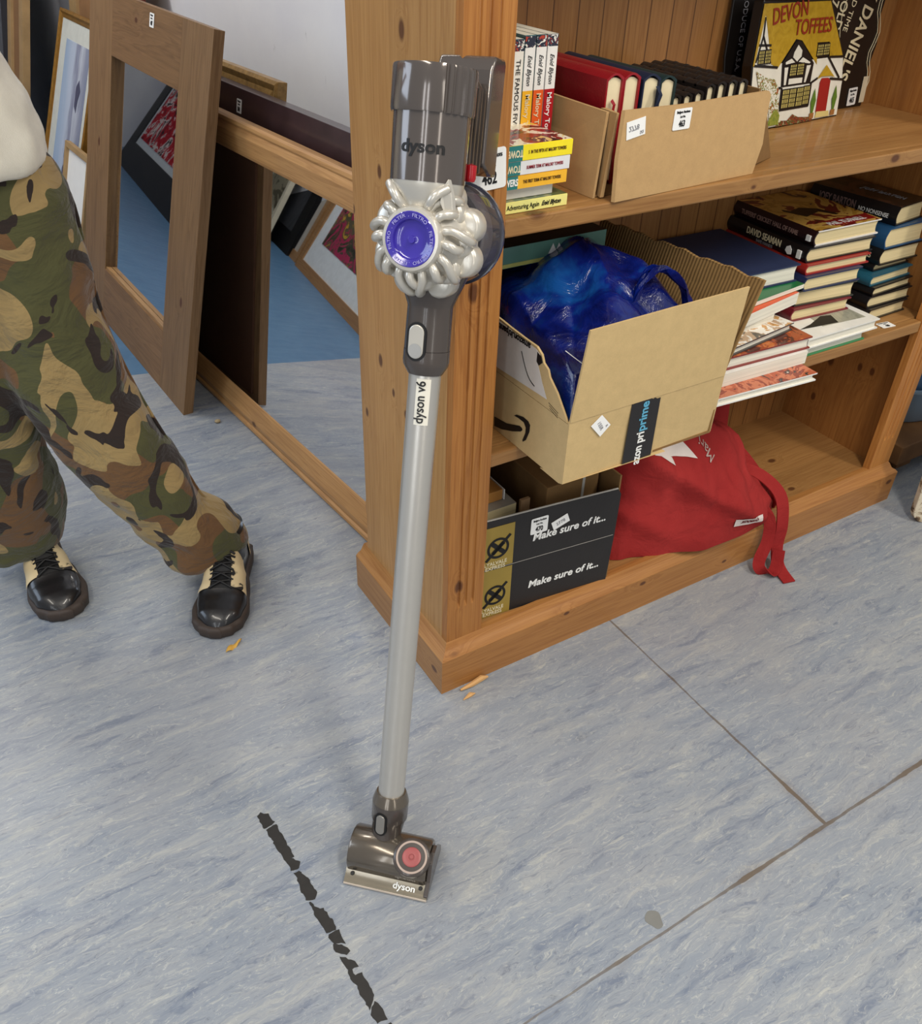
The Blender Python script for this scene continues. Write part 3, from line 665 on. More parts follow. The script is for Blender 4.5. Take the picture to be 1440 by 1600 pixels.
MB().prism([(0.020,0.040,0.0219),(0.060,0.035,0.0219),(0.120,0.028,0.0219),(0.135,0.060,0.0219),(0.110,0.066,0.0219),(0.060,0.048,0.0219)], (0,0,0.0003)).obj('cover_mark', M['black'], w2)
# stack B
BB = [((0.857,0.084),(1.019,0.074),0.0265,(122,34,44),'dark red edged hardback, lowest of the tall cream paged stack'),
      ((0.868,0.094),(1.028,0.078),0.0325,(58,58,50),'hardback with dark boards, second from the bottom of the tall stack'),
      ((0.875,0.087),(1.034,0.079),0.0285,(30,42,80),'hardback with a dark blue spine, third from the bottom of the tall stack'),
      ((0.884,0.099),(1.062,0.089),0.0205,(160,40,34),'hardback with a red spine, third from the top of the tall stack')]
z = Z2+0.0486
for BL, BR, T, c, lab in BB:
    bk(lab, BL, BR, z, 0.235, T, cm(*c)); z += T+0.0002
r = bk('black memoir with gold spine lettering, second from the top of the tall stack', (0.888,0.108), (1.076,0.098), z, 0.225, 0.0295, cm(22,20,22))
text('lettering', 'DAVID SEAMAN', 0.019, M['cream'], r, (-0.0085, 0.115, 0.0185), (0,-1,0), (0,0,1), sx=0.72, bold=0.02)
text('lettering', 'SAFE HANDS', 0.009, M['pencil'], r, (-0.0085, 0.110, 0.0060), (0,-1,0), (0,0,1), sx=0.9)
MB().box(-0.0092, -0.006, 0.012, 0.022, 0.006, 0.022).obj('publisher_mark', M['white'], r)
MB().prism([(-0.0085, 0.035, 0.008), (-0.0085, 0.044, 0.006), (-0.0085, 0.052, 0.012), (-0.0085, 0.050, 0.02), (-0.0085, 0.042, 0.024), (-0.0085, 0.036, 0.018)], (-0.001, 0, 0)).obj('glove_emblem', M['white'], r)
z += 0.0297
TUF = cover_mat('cricket_cover', [(60,18,20),(196,150,60),(222,180,90),(120,24,24),(40,20,20),(214,170,80)], 10, 15.0)
r = bk('hardback with a yellow and maroon cricket cover, on top of the tall stack', (0.905,0.112), (1.091,0.107), z, 0.22, 0.0305, cm(236,232,226), top=TUF, spine=cm(40,20,22))
text('lettering', "TUFFERS' CRICKET HALL OF FAME", 0.013, cm(150,120,110), r, (-0.0085, 0.118, 0.0155), (0,-1,0), (0,0,1), sx=0.78, bold=0.02)
text('lettering', 'PHIL TUFNELL', 0.021, M['white'], r, (0.105, 0.022, 0.0309), (1,0,0), (0,1,0), sx=0.8, bold=0.02)
MB().box(0.06, 0.182, 0.010, 0.040, 0.0303, 0.0307).obj('title_band', cm(150,28,30), r)
MB().box(-0.0095, -0.0055, 0.008, 0.018, 0.009, 0.020).obj('publisher_mark', M['white'], r)
MB().prism([(0.05,0.075,0.0306),(0.10,0.09,0.0306),(0.118,0.06,0.0306),(0.128,0.062,0.0306),(0.112,0.105,0.0306),(0.08,0.125,0.0306),(0.045,0.115,0.0306),(0.035,0.13,0.0306),(0.03,0.12,0.0306)], (0,0,0.0003)).obj('cricketer_silhouette', cm(24,14,14), r)
# stack C by the right side
CC = [((1.108,0.078),(1.240,0.082),0.027,(40,36,34),'dark boarded hardback at the very bottom of the right hand stack',()),
      ((1.104,0.086),(1.248,0.086),0.0262,(24,22,24),'black spined hardback, second from the bottom of the right hand stack',('OSA',)),
      ((1.110,0.086),(1.250,0.094),0.0195,(20,20,22),'black hardback with a round emblem on its spine in the right hand stack',('C4',)),
      ((1.106,0.096),(1.252,0.104),0.022,(36,92,112),'teal blue spined hardback in the middle of the right hand stack',('III',)),
      ((1.130,0.115),(1.254,0.118),0.017,(28,26,28),'slim dark hardback set back in the right hand stack',()),
      ((1.128,0.104),(1.257,0.104),0.035,(22,22,24),'black hardback with an RS roundel on its spine in the right hand stack',('ROBERT  RS',)),
      ((1.128,0.104),(1.257,0.106),0.044,(36,80,120),'thick blue hardback lettered SPENCER, second from the top of the right hand stack',('SPENCER',)),]
z = Z2
for BL, BR, T, c, lab, tx in CC:
    r = bk(lab, BL, BR, z, 0.215, T, cm(*c))
    for t in tx:
        text('lettering', t, min(0.016, T*0.6), M['cream'], r, (-0.0085, 0.055, T/2), (0,-1,0), (0,0,1), sx=0.8, bold=0.01)
    z += T+0.0002
BAR = cover_mat('dark_portrait_cover', [(20,16,16),(34,28,26),(90,60,48),(30,26,26)], 9, 21.0)
r = bk('black hardback lettered NO NONSENSE on top of the right hand stack', (1.150,0.110), (1.258,0.124), z, 0.205, 0.040, cm(22,20,21), top=BAR)
text('lettering', 'NO NONSENSE', 0.0125, M['white'], r, (-0.0085, 0.052, 0.018), (0,-1,0), (0,0,1), sx=0.8)
text('lettering', 'JOEY BARTON', 0.022, cm(120,96,90), r, (-0.0085, 0.138, 0.022), (0,-1,0), (0,0,1), sx=0.62, bold=0.02)
text('lettering', 'JOEY BARTON', 0.022, M['pencil'], r, (0.062, 0.075, 0.0404), (0,-1,0), (1,0,0), sx=0.7, bold=0.02)

# teal covered book on others, back left of the middle shelf
zz = Z2
LOWB = [('blue and orange picture book lying at the bottom, behind the carrier bag', (40,60,120), 0.06, 0.16, 0.05), ('dark red book in the pile behind the carrier bag', (120,36,30), 0.065, 0.17, 0.05),
        ('thick dark blue book in the pile behind the carrier bag', (26,30,60), 0.06, 0.165, 0.06), ('orange book in the pile behind the carrier bag', (190,84,30), 0.07, 0.16, 0.045), ('dark brown book just under the teal one', (50,34,28), 0.06, 0.165, 0.046)]
for lab, c, x0, y0, T in LOWB:
    book(lab, (x0+0.077, y0, zz), Y, -X, Z, 0.15, 0.075, T, cm(*c), rnd=False) ; zz += T+0.0003
r = book('pale teal picture book lying near the back behind the blue carrier bag', (0.395, 0.15, zz), Y, -X, Z, 0.17, 0.30, 0.034, cm(96,140,128), top=cm(40,34,32), spine=cm(96,140,128), rnd=False)
MB().box(-0.0012, 0, 0.02, 0.28, 0.001, 0.007).obj('spine_stripe', cm(190,190,110), r)
MB().prism([(-0.0015, 0.09, 0.012), (-0.0015, 0.10, 0.027), (-0.0015, 0.105, 0.016), (-0.0015, 0.112, 0.028), (-0.0015, 0.12, 0.012)], (-0.0006,0,0)).obj('spine_emblem', M['white'], r)

# ---- the big tan delivery box
az = thing('delivery_box', 'large tan cardboard delivery box with black parcel tape, flaps up, jutting off the shelf', 'box')
yf = -0.103; xl = 0.148; xr2 = 0.466; zf = 0.607; zt = 0.757; TH = 0.0035
KA = M['kraft_amz']
b = MB()
b.prism([(xl, yf, Z2), (xr2+0.004, yf+0.006, Z2), (xr2, yf, zf), (xl, yf, zf)], (0, TH, 0)); b.obj('front_panel', KA, az)
b = MB(); b.prism([(xl+0.001, yf-0.001, zf), (xr2-0.001, yf-0.001, zf+0.001), (xr2+0.004, yf-0.006, zt+0.004), (xl+0.17, yf-0.006, zt+0.001), (xl+0.014, yf-0.006, zt-0.003)], (0, TH, 0)); b.obj('front_flap', KA, az)
b = MB(); b.prism([(xl, yf+TH, Z2), (xl, 0.27, Z2), (xl, 0.27, 0.603), (xl, yf+TH, 0.603)], (TH, 0, 0)); b.obj('side_panel', KA, az)
b = MB(); b.prism([(xl, yf+0.004, 0.604), (xl, -0.066, 0.640), (xl, -0.045, 0.656), (xl, -0.040, 0.666), (xl, -0.028, 0.672), (xl, -0.022, 0.683), (xl, -0.008, 0.6905), (xl, 0.02, 0.691), (xl, 0.06, 0.693), (xl, 0.10, 0.696), (xl, 0.27, 0.70), (xl, 0.27, 0.604)], (TH, 0, 0)); b.obj('torn_side_flap', KA, az)
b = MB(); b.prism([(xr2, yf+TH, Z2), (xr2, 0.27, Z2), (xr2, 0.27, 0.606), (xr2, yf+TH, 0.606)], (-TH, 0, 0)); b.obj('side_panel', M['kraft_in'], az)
b = MB()
n_ = 22; top = []
for i in range(n_+1):
    t = i/n_; top.append(V(0.516-0.016*t, yf+0.006+0.385*t, 0.757-0.012*t+0.002*math.sin(i*2.1)+0.0015*math.sin(i*5.3)))
bot = [V(xr2-0.002, 0.282, 0.606), V(xr2-0.002, yf+TH, 0.606)]
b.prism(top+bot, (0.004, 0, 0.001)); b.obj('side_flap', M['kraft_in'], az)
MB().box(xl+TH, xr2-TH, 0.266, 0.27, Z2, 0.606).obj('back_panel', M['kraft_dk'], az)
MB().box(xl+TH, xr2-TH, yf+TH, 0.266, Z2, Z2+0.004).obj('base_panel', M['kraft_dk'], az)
MB().prism([(xl, yf, Z2), (xl+0.21, yf-0.004, Z2-0.001), (xl+0.20, yf+0.0, Z2-0.004), (xl, yf+0.01, Z2-0.0035)], (0, 0.05, 0)).obj('base_edge', KA, az)
b = MB(); b.prism([(0.2684,yf-0.0006,.6085),(0.2705,yf-0.0006,.606),(0.285,yf-0.0006,.609),(0.300,yf-0.0006,.613),(0.304,yf-0.0006,.620),(0.3075,yf-0.0006,.608),(0.312,yf-0.0006,.605),(0.316,yf-0.0006,.6065),(0.321,yf-0.0006,.6035),(0.3273,yf-0.0006,.604),(0.3283,yf-0.0006,Z2),(0.2671,yf-0.0006,Z2)], (0, -0.0004, 0))
tpp = b.obj('parcel_tape', flat('black_tape', srgb(28, 24, 24), 0.3, coat=0.3), az)
text('lettering', 'prime', 0.023, flat('light_blue_ink', srgb(96, 170, 200), 0.4), tpp, (0.2965, yf-0.0016, 0.578), (0,0,1), (-1,0,0), bold=0.02)
text('lettering', 'azon pri', 0.023, M['white'], tpp, (0.2965, yf-0.0016, 0.519), (0,0,1), (-1,0,0), bold=0.02, sx=0.82)
b = MB(); b.prism([(.1903,yf-0.0006,.590),(.2097,yf-0.0006,.6046),(.2296,yf-0.0006,.5821),(.2116,yf-0.0006,.5658)], (0,-0.0005,0)); dl = b.obj('handwritten_label', M['label'], az)
text('lettering', '155R', 0.0085, M['pencil'], dl, (0.2085, yf-0.0015, 0.586), (0.5,0,-0.86), (0.86,0,0.5))
text('lettering', 'R', 0.006, M['pencil'], dl, (0.2215, yf-0.0015, 0.583), (0.5,0,-0.86), (0.86,0,0.5))
yz = lambda L: [(xl-0.0005, y, z) for y, z in L]
MB().prism(yz([(0.091,0.5196),(0.0544,0.5252),(0.0188,0.5391),(0.0126,0.5387),(0.010,0.536),(0.014,0.531),(0.0367,0.5193),(0.0675,0.507),(0.0895,0.5021)]), (-0.0004,0,0)).obj('smile_arrow', M['black'], az)
MB().prism(yz([(0.0356,0.5497),(0.0291,0.5548),(0.0103,0.5599),(-0.0035,0.5589),(-0.009,0.5546),(-0.0085,0.5416),(-0.0013,0.5231),(0.0061,0.5157),(0.0078,0.5181),(0.0015,0.5345),(0.0014,0.5446),(0.0078,0.5512),(0.0231,0.5515)]), (-0.0004,0,0)).obj('smile_arrow', M['black'], az)
wl = MB().prism(yz([(0.0998,0.692),(0.02,0.6875),(-0.008,0.687),(-0.018,0.682),(-0.0165,0.6633),(-0.03,0.64),(-0.0449,0.619),(0.0918,0.6118),(0.15,0.612),(0.15,0.693)]), (-0.0004,0,0)).obj('printed_panel', flat('print_white', srgb(214, 208, 200), 0.7), az)
text('lettering', 'amazon.it/pantry', 0.016, M['black'], wl, (xl-0.0013, 0.055, 0.6845), (0,1,0), (0,0,-1), bold=0.03, sx=0.9)
MB().prism(yz([(-0.012,0.684),(-0.022,0.680),(-0.026,0.672),(-0.018,0.664),(-0.012,0.668)]), (-0.0008,0,0)).obj('printed_mark', M['black'], wl)
MB().tube([(xl-0.0012, 0.028-0.04*t, 0.668-0.042*t-0.010*math.sin(PI*t)) for t in [i/10 for i in range(11)]], 0.0008, 6).obj('drawn_curve', M['black'], wl)
for k in range(3):
    MB().prism(yz([(-0.05-0.002*k,0.616-0.004*k),(-0.075,0.610-0.004*k),(-0.075,0.6095-0.004*k),(-0.05-0.002*k,0.6155-0.004*k)]), (-0.0004,0,0)).obj('printed_line', M['black'], az)

# ---- blue carrier bag in the box
def plastic():
    m, nt, b = newmat('thin_blue_plastic'); N = NT(nt); setp(b, 0.16, 0, 0.6, 0.0, 0.4)
    v = N.coord(); f = N.noise(v, 11, 3, 0.6, 0.8)
    N.link(N.ramp(f, [(0.36, srgb(6, 14, 72)), (0.52, srgb(10, 30, 112)), (0.70, srgb(18, 76, 146))]), b.inputs['Base Color'])
    c = N.noise(N.vmath('MULTIPLY', v, (1.0, 1.0, 0.5)), 20, 5, 0.62, 1.2)
    c = N.math('ABSOLUTE', N.math('SUBTRACT', c, 0.5))
    N.link(N.bump(c, 0.40, 0.014), b.inputs['Normal'])
    return m
PL = plastic()
bag = thing('carrier_bag', 'crumpled blue plastic carrier bag stuffed in the delivery box', 'bag')
def blob(cx, cy, cz, rx, ry, rz, amp, seed, nu=96, nv=64):
    b = MB()
    def fn(u, v):
        th = 2*PI*u; ph = PI*(v-0.5)
        d = V(math.cos(ph)*math.cos(th), math.cos(ph)*math.sin(th), math.sin(ph))
        q = V(*(math.copysign(abs(c)**0.8, c) for c in d))
        rg = 1-abs(noise.noise(d*2.6+V(seed, 0, 0)))*1.0
        rg2 = 1-abs(noise.noise(d*6+V(0, seed, 0)))
        k = 1+amp*(rg-0.7)+amp*0.45*(rg2-0.7)
        return V(cx+rx*q.x*k, cy+ry*q.y*k, cz+rz*q.z*k)
    return b.grid(nu, nv, fn)
def tent(u, v):
    x = 0.156+0.306*u; y = -0.094+0.354*v
    dx, dy = x-0.325, y-0.115
    r = math.sqrt(dx*dx+(dy*0.92)**2+0.018**2); th = math.atan2(dy, dx)
    z = 0.797-0.62*r
    z += 0.012*(1-abs(math.sin(2.5*th+1.1+3*r)))*min(1, r*14)
    z += 0.040*(abs(noise.noise(V(x*9+2, y*9, 3)))-0.18)*min(1, r*9)+0.010*noise.noise(V(x*24, y*24, 7))
    e = min(u, 1-u, v, 1-v)
    if e < 0.08: z -= (0.08-e)/0.08*0.05*(1+0.6*noise.noise(V(x*20, y*20, 0)))
    if e <= 0.0001: z = 0.515
    return V(x, y, max(z, 0.515))
b = MB(); b.grid(120, 130, tent)
b.obj('bag_body', PL, bag, smooth=180)
b = blob(0.23, -0.03, 0.58, 0.068, 0.062, 0.07, 0.4, 8.0, 60, 40)
b.obj('bag_body', PL, bag, smooth=180)
# the standing handle loop
pth = []
for i in range(25):
    t = i/24; a = PI*t
    pth.append(V(0.385+0.060*math.cos(PI-a)+0.008*math.sin(7*t), -0.005+0.012*math.sin(5*t), 0.668+0.100*math.sin(a)**0.8))
b = MB()
rings = []
for i, p in enumerate(pth):
    t = (pth[min(i+1, 24)]-pth[max(i-1, 0)]).normalized(); w = V(0.1, 1, 0).normalized(); nrm = t.cross(w)
    wd = 0.020+0.018*abs(1-2*i/24)
    row = []
    for k in range(9):
        s_ = (k/8-0.5); row.append(p+w*wd*0.6*s_+nrm*0.006*math.sin(k*2.7+i*0.5))
    rings.append(row+[q-nrm*0.001 for q in row[::-1]])
b.loft(rings); b.obj('bag_handle', PL, bag, smooth=60)
b = MB(); pth = [V(0.20+0.045*math.cos(PI*1.15*t+0.1), -0.055+0.01*math.sin(4*t), 0.575+0.05*math.sin(PI*t)) for t in [i/20 for i in range(21)]]
b.ribbon(pth, (0.2, 1, 0.1), 0.026, 0.0015); b.obj('bag_handle', PL, bag, smooth=60)
tag(MB().tube([(0.165+0.30*0+0.16*t, -0.055-0.03*math.sin(PI*t)+0.01*t, 0.70-0.055*t-0.03*math.sin(PI*t*0.9)) for t in [i/14 for i in range(15)]], 0.0007, 6).obj('loose_string', M['white']), 'thin white string trailing over the blue carrier bag', 'string')

# ================================================================= BOTTOM SHELF
Z0 = 0.1055
ly = thing('cartridge_box', 'black and gold cardboard carton with lot label 470 on the bottom shelf', 'box')
A = V(0.105, 0.046, Z0); Bq = V(0.396, 0.019, Z0); fx = (Bq-A).normalized(); fn = fx.cross(Z)
BK = flat('black_printed_card', srgb(38, 36, 36), 0.5, bump=0.1); GD = flat('gold_printed_card', srgb(158, 134, 60), 0.45)
fz = lambda s, z, o=0.0: A+fx*s+Z*(z-Z0)+fn*o
w_ = (Bq-A).length
b = MB(); b.prism([fz(0, Z0), fz(w_, Z0), fz(w_+0.004, 0.221), fz(0, 0.225)], -fn*0.004); b.obj('front_panel', BK, ly)
b = MB(); b.prism([fz(0, 0.2255), fz(w_+0.004, 0.2215), fz(w_+0.004, 0.318), fz(w_-0.004, 0.331), fz(w_*0.5, 0.335), fz(0, 0.338)], -fn*0.004); b.obj('front_flap', BK, ly)
b = MB(); b.prism([fz(-0.0, Z0+0.0005, .0002), fz(0.068, Z0+0.0005, .0002), fz(0.067, 0.221, .0002), fz(0, 0.223, .0002)], fn*0.0005); b.obj('gold_panel', GD, ly)
b = MB(); b.prism([fz(-0.0, 0.227, .0002), fz(0.067, 0.226, .0002), fz(0.066, 0.322, .0002), fz(0, 0.322, .0002)], fn*0.0005); b.obj('gold_panel', GD, ly)
MB().tube([fz(0, 0.225, .0004), fz(w_, 0.2212, .0004)], 0.0006, 6).obj('fold_line', flat('worn_edge', srgb(150, 146, 140), 0.7), ly)
MB().tube([fz(0, 0.338, -.002), fz(w_*0.5, 0.335, -.002), fz(w_-0.004, 0.331, -.002)], 0.0022, 6).obj('cut_edge', flat('grey_cut_edge', srgb(170, 166, 158), 0.7), ly)
KD = M['kraft_dk']
b = MB(); b.prism([V(0.398,0.022,Z0), V(0.40,0.30,Z0), V(0.405,0.30,0.35), V(0.402,0.03,0.352)], (0.004,0,0)); b.obj('side_panel', KD, ly)
MB().box(0.08, 0.4, 0.30, 0.304, Z0, 0.33).obj('back_panel', KD, ly)
MB().box(0.075, 0.079, 0.06, 0.30, Z0, 0.33).obj('side_panel', KD, ly)
for zc, sc in ((0.272, 1.0), (0.158, 1.0)):
    cx, n = 0.034, 40
    b = MB(); ro, ri = 0.0225, 0.0175
    ring_o = [fz(cx+ro*math.cos(2*PI*i/n), zc+ro*1.05*math.sin(2*PI*i/n), 0.0009) for i in range(n)]
    ring_i = [fz(cx+ri*math.cos(2*PI*i/n), zc+ri*1.05*math.sin(2*PI*i/n), 0.0009) for i in range(n)]
    b.add(ring_o+ring_i+[p+fn*0.0004 for p in ring_o+ring_i], [(i, (i+1) % n, n+(i+1) % n, n+i) for i in range(n)]+[(2*n+i, 2*n+(i+1) % n, 3*n+(i+1) % n, 3*n+i) for i in range(n)])
    def bar(x0, z0, x1, z1, w):
        d = V(x1-x0, z1-z0, 0).normalized(); q = V(-d.y, d.x, 0)*w/2
        b.prism([fz(cx+x0+q.x, zc+z0+q.y, .0009), fz(cx+x1+q.x, zc+z1+q.y, .0009), fz(cx+x1-q.x, zc+z1-q.y, .0009), fz(cx+x0-q.x, zc+z0-q.y, .0009)], fn*0.0005)
    bar(-0.024, -0.026, 0.024, 0.026, 0.006); bar(-0.013, 0.013, 0.013, -0.013, 0.009); bar(-0.011, -0.011, 0.011, 0.011, 0.009)
    b.obj('x_logo', M['black'], ly, fix=True)
    text('lettering', 'LYALVALE', 0.0115, M['cream'], ly, fz(0.030, zc-0.034, 0.0012), fx, Z, bold=0.02, sx=0.92)
    text('lettering', 'EXPRESS', 0.0115, M['cream'], ly, fz(0.030, zc-0.0445, 0.0012), fx, Z, bold=0.02, sx=0.98)
text('lettering', 'Make sure of it...', 0.0235, M['white'], ly, fz(0.187, 0.157, 0.0008), fx, Z, bold=0.022, shear=0.15, sx=1.02)
text('lettering', 'Make sure of it...', 0.0235, M['white'], ly, fz(0.187, 0.272, 0.0008), fx, Z, bold=0.022, shear=0.15, sx=1.02)
lot_label(ly, fz(0.118, 0.299, 0.0008), (fx+Z*0.02), Z, 0.036, 0.036, '470')
q = fz(0.164, 0.2925, 0.001); xx = (fx*0.93+Z*0.36).normalized(); yy = (Z*0.93-fx*0.36).normalized()
hl = MB().prism([q+xx*a_+yy*c_ for a_, c_ in ((-.018,-.010),(.018,-.010),(.018,.010),(-.018,.010))], fn*0.0006).obj('handwritten_label', M['label'], ly)
text('lettering', '2778', 0.010, M['pencil'], hl, q+fn*0.001, xx, yy)
# things in the carton
FLR = flat('timber_veneer', srgb(186, 130, 66), 0.4)
book('thick cream paged book lying in the carton near the stile', (0.115, 0.085, 0.268), X, Y, Z, 0.078, 0.14, 0.035, cm(60,50,44), rnd=False)
book('grey covered paperback under the wood topped frame in the carton', (0.105, 0.08, 0.305), X, Y, Z, 0.095, 0.15, 0.024, cm(150,146,136), hard=False)
wf = MB().box(0.100, 0.182, 0.10, 0.20, 0.330, 0.352).obj('wooden_block', FLR, bevel=0.001); tag(wf, 'small orange wood topped block lying on the books in the carton', 'block')
MB().box(0.184, 0.1855, 0.098, 0.2, 0.330, 0.352).obj('white_edge', M['label'], wf)
tag(MB().prism([(0.17,0.20,Z0+0.002),(0.21,0.21,Z0+0.002),(0.21,0.27,Z0+0.002),(0.17,0.27,Z0+0.002)], (0.0,0,0.27)).obj('purple_box', flat('dark_purple_card', srgb(44, 34, 84), 0.4), bevel=0.002), 'tall dark purple carton standing at the back of the black carton', 'box')
bt = MB().lathe([(0.026,0),(0.027,0.14),(0.022,0.18),(0.011,0.205),(0.010,0.245),(0.012,0.247),(0.012,0.26),(0.0,0.26)], (0.145, 0.255, Z0+0.004), n=28).obj('dark_bottle', flat('dark_brown_glass', srgb(28, 16, 12), 0.15, coat=0.5), smooth=40)
tag(bt, 'dark brown bottle standing in the back of the black carton', 'bottle')
fo = MB().box(0.262, 0.385, 0.07, 0.285, Z0+0.10, 0.345).obj('document_box', M['kraft_dk'], bevel=0.002); tag(fo, 'brown cardboard document box filling the right half of the carton', 'box')
MB().box(0.345, 0.351, 0.0695, 0.29, 0.20, 0.3465).obj('box_strap', flat('grey_strap', srgb(190,186,176), 0.6), fo)
tag(MB().box(0.205, 0.225, 0.072, 0.078, 0.25, 0.336).obj('card_slip', flat('tan_card', srgb(150, 118, 84), 0.7)), 'narrow tan card slip standing in the middle of the black carton', 'card')

# ---- red shopping bag slumped on the bottom shelf
def red_cloth():
    m, nt, b = newmat('red_cotton_canvas'); N = NT(nt); setp(b, 0.85, 0, 0.15, 0, 0, 0.0)
    v = N.coord(); f = N.noise(v, 6, 3, 0.5); st = N.noise(v, 18, 4, 0.7)
    c = N.ramp(f, [(0.3, srgb(142, 36, 36)), (0.7, srgb(166, 52, 50))])
    c = N.mix(N.ramp(st, [(0.70, G(0)), (0.74, G(0.6))]), c, srgb(90, 14, 20))
    N.link(c, b.inputs['Base Color'])
    w = N.noise(v, 900, 1, 0.5); g = N.noise(v, 22, 4, 0.55, 0.6)
    N.link(N.bump(N.math('ADD', N.math('MULTIPLY', w, 0.05), g), 0.5, 0.012), b.inputs['Normal'])
    return m
RC = red_cloth()
rb = thing('tote_bag', 'red cotton shopping bag slumped on the bottom shelf with straps hanging to the floor', 'bag')
x0, x1 = 0.415, 0.885
def lerp_tab(t, tab):
    for (a0, v0), (a1, v1) in zip(tab, tab[1:]):
        if t <= a1: k = (t-a0)/(a1-a0); k = k*k*(3-2*k); return v0+(v1-v0)*k
    return tab[-1][1]
HTAB = [(0,.245),(.15,.300),(.4,.305),(.60,.270),(.78,.190),(.9,.120),(.97,.075),(1,.03)]
FTAB = [(0,.075),(.12,.050),(.3,.020),(.5,-.012),(.7,-.014),(.85,-.008),(.95,.004),(1,.03)]
def bagpt(u, v):
    x = x0+(x1-x0)*u; h = lerp_tab(u, HTAB); yfr = lerp_tab(u, FTAB); yb = 0.30
    # v 0..1 runs round the section: front foot -> up front -> top -> back foot
    yc = (yfr+yb)/2; ry = (yb-yfr)/2
    a = PI*(1-v)
    # cosine front (v=0) at -y
    cy = -math.cos(PI*v); sz = math.sin(PI*v)
    e1 = 0.75 if v < 0.5 else 0.5
    y = yc+ry*math.copysign(abs(cy)**0.62, cy); 
    z = Z0+h*(sz**0.85)
    # the front face leans: mass piled towards the back
    if v < 0.5: y += 0.10*(1-abs(cy)**1.5)*(z-Z0)/0.25*0.9
    p = V(x, y, z)
    fold = 0.012*math.sin(26*(z-Z0)+9*u+3*fbm((u*3, v*3, 0)))*(1 if v < 0.55 else 0.3)
    diag = 0.020*(1-abs(math.sin(7*(u*1.0+(z-Z0)*3.2))))**2
    n = V(0, -abs(math.cos(PI*v))-0.2, math.sin(PI*v)).normalized()
    k = min(1.0, sz*3.0)
    p += n*(fold+diag+0.016*fbm((u*5, v*4, 1.0)))*k
    p.x += 0.012*fbm((v*4, u*2, 5))*k
    p.z = max(p.z, Z0+0.001)
    return p
b = MB(); b.grid(110, 80, bagpt)
ends = []
for u in (0, 110):
    ring = [b.v[j*111+u] for j in range(81)]
    c = V(sum(p.x for p in ring)/81, 0.15, Z0+0.05); o_ = len(b.v); b.v += [c]
    b.f += [(j*111+u, (j+1)*111+u, o_) for j in range(80)]; b.mi += [0]*80
body = b.obj('bag_body', RC, rb, smooth=180)
bvh = BVHTree.FromPolygons([tuple(p) for p in b.v], b.f)
vd = V(0.434, 0.678, -0.592)   # pressed on from the front above
def on_bag(x, z, off=0.002, y=-0.2):
    h = bvh.ray_cast(V(x, y, z), V(0, 1, 0)); return h[0]+V(0, -off, 0) if h[0] is not None else V(x, 0.1, z)
def decal(name, poly, mt, nsub=14):
    """polygon given in (x, z) draped on the bag front; fan of small cells"""
    bm = bmesh.new(); vs = [bm.verts.new((x, 0, z)) for x, z in poly]; bm.faces.new(vs)
    bmesh.ops.triangulate(bm, faces=bm.faces[:])
    for _ in range(4): bmesh.ops.subdivide_edges(bm, edges=bm.edges[:], cuts=1)
    me = bpy.data.meshes.new(name)
    for v in bm.verts: v.co = on_bag(v.co.x, v.co.z, 0.0022)
    bm.to_mesh(me); bm.free(); me.materials.append(mt)
    o = bpy.data.objects.new(name, me); COL.objects.link(o); o.parent = rb; return o
PW = flat('white_print', srgb(226, 214, 206), 0.8)
def decal_quads(name, quads, mt, n=10):
    b = MB()
    for q in quads:
        b.grid(n, n, lambda u_, v_: on_bag((q[0][0]*(1-u_)+q[1][0]*u_)*(1-v_)+(q[3][0]*(1-u_)+q[2][0]*u_)*v_, (q[0][1]*(1-u_)+q[1][1]*u_)*(1-v_)+(q[3][1]*(1-u_)+q[2][1]*u_)*v_, 0.0024))
    return b.obj(name, mt, rb, fix=False)
decal_quads('printed_letter', [[(0.554,0.332),(0.613,0.322),(0.591,0.356),(0.533,0.366)], [(0.523,0.340),(0.554,0.332),(0.540,0.368),(0.499,0.372)], [(0.534,0.338),(0.566,0.313),(0.560,0.330),(0.552,0.334)], [(0.450,0.378),(0.506,0.362),(0.512,0.380),(0.460,0.395)]], PW)
decal_quads('brand_patch', [[(0.712,0.147),(0.800,0.131),(0.796,0.152),(0.708,0.170)]], PW)
def bag_text(s, size, mt, cx, cz, ang, **k):
    me = text_mesh(s, size, **k); me.materials.clear(); me.materials.append(mt)
    bm = bmesh.new(); bm.from_mesh(me)
    ca, sa = math.cos(ang), math.sin(ang)
    for v in bm.verts:
        p = on_bag(cx+v.co.x*ca-v.co.y*sa, cz+v.co.x*sa+v.co.y*ca, 0.0030); v.co = p
    bm.to_mesh(me); bm.free(); o = bpy.data.objects.new('lettering', me); COL.objects.link(o); o.parent = rb
bag_text('Mari A', 0.030, PW, 0.640, 0.338, math.radians(122), shear=0.3)
bag_text('tymoox', 0.017, cm(140,24,34), 0.754, 0.150, math.radians(-11)+PI, bold=0.03)
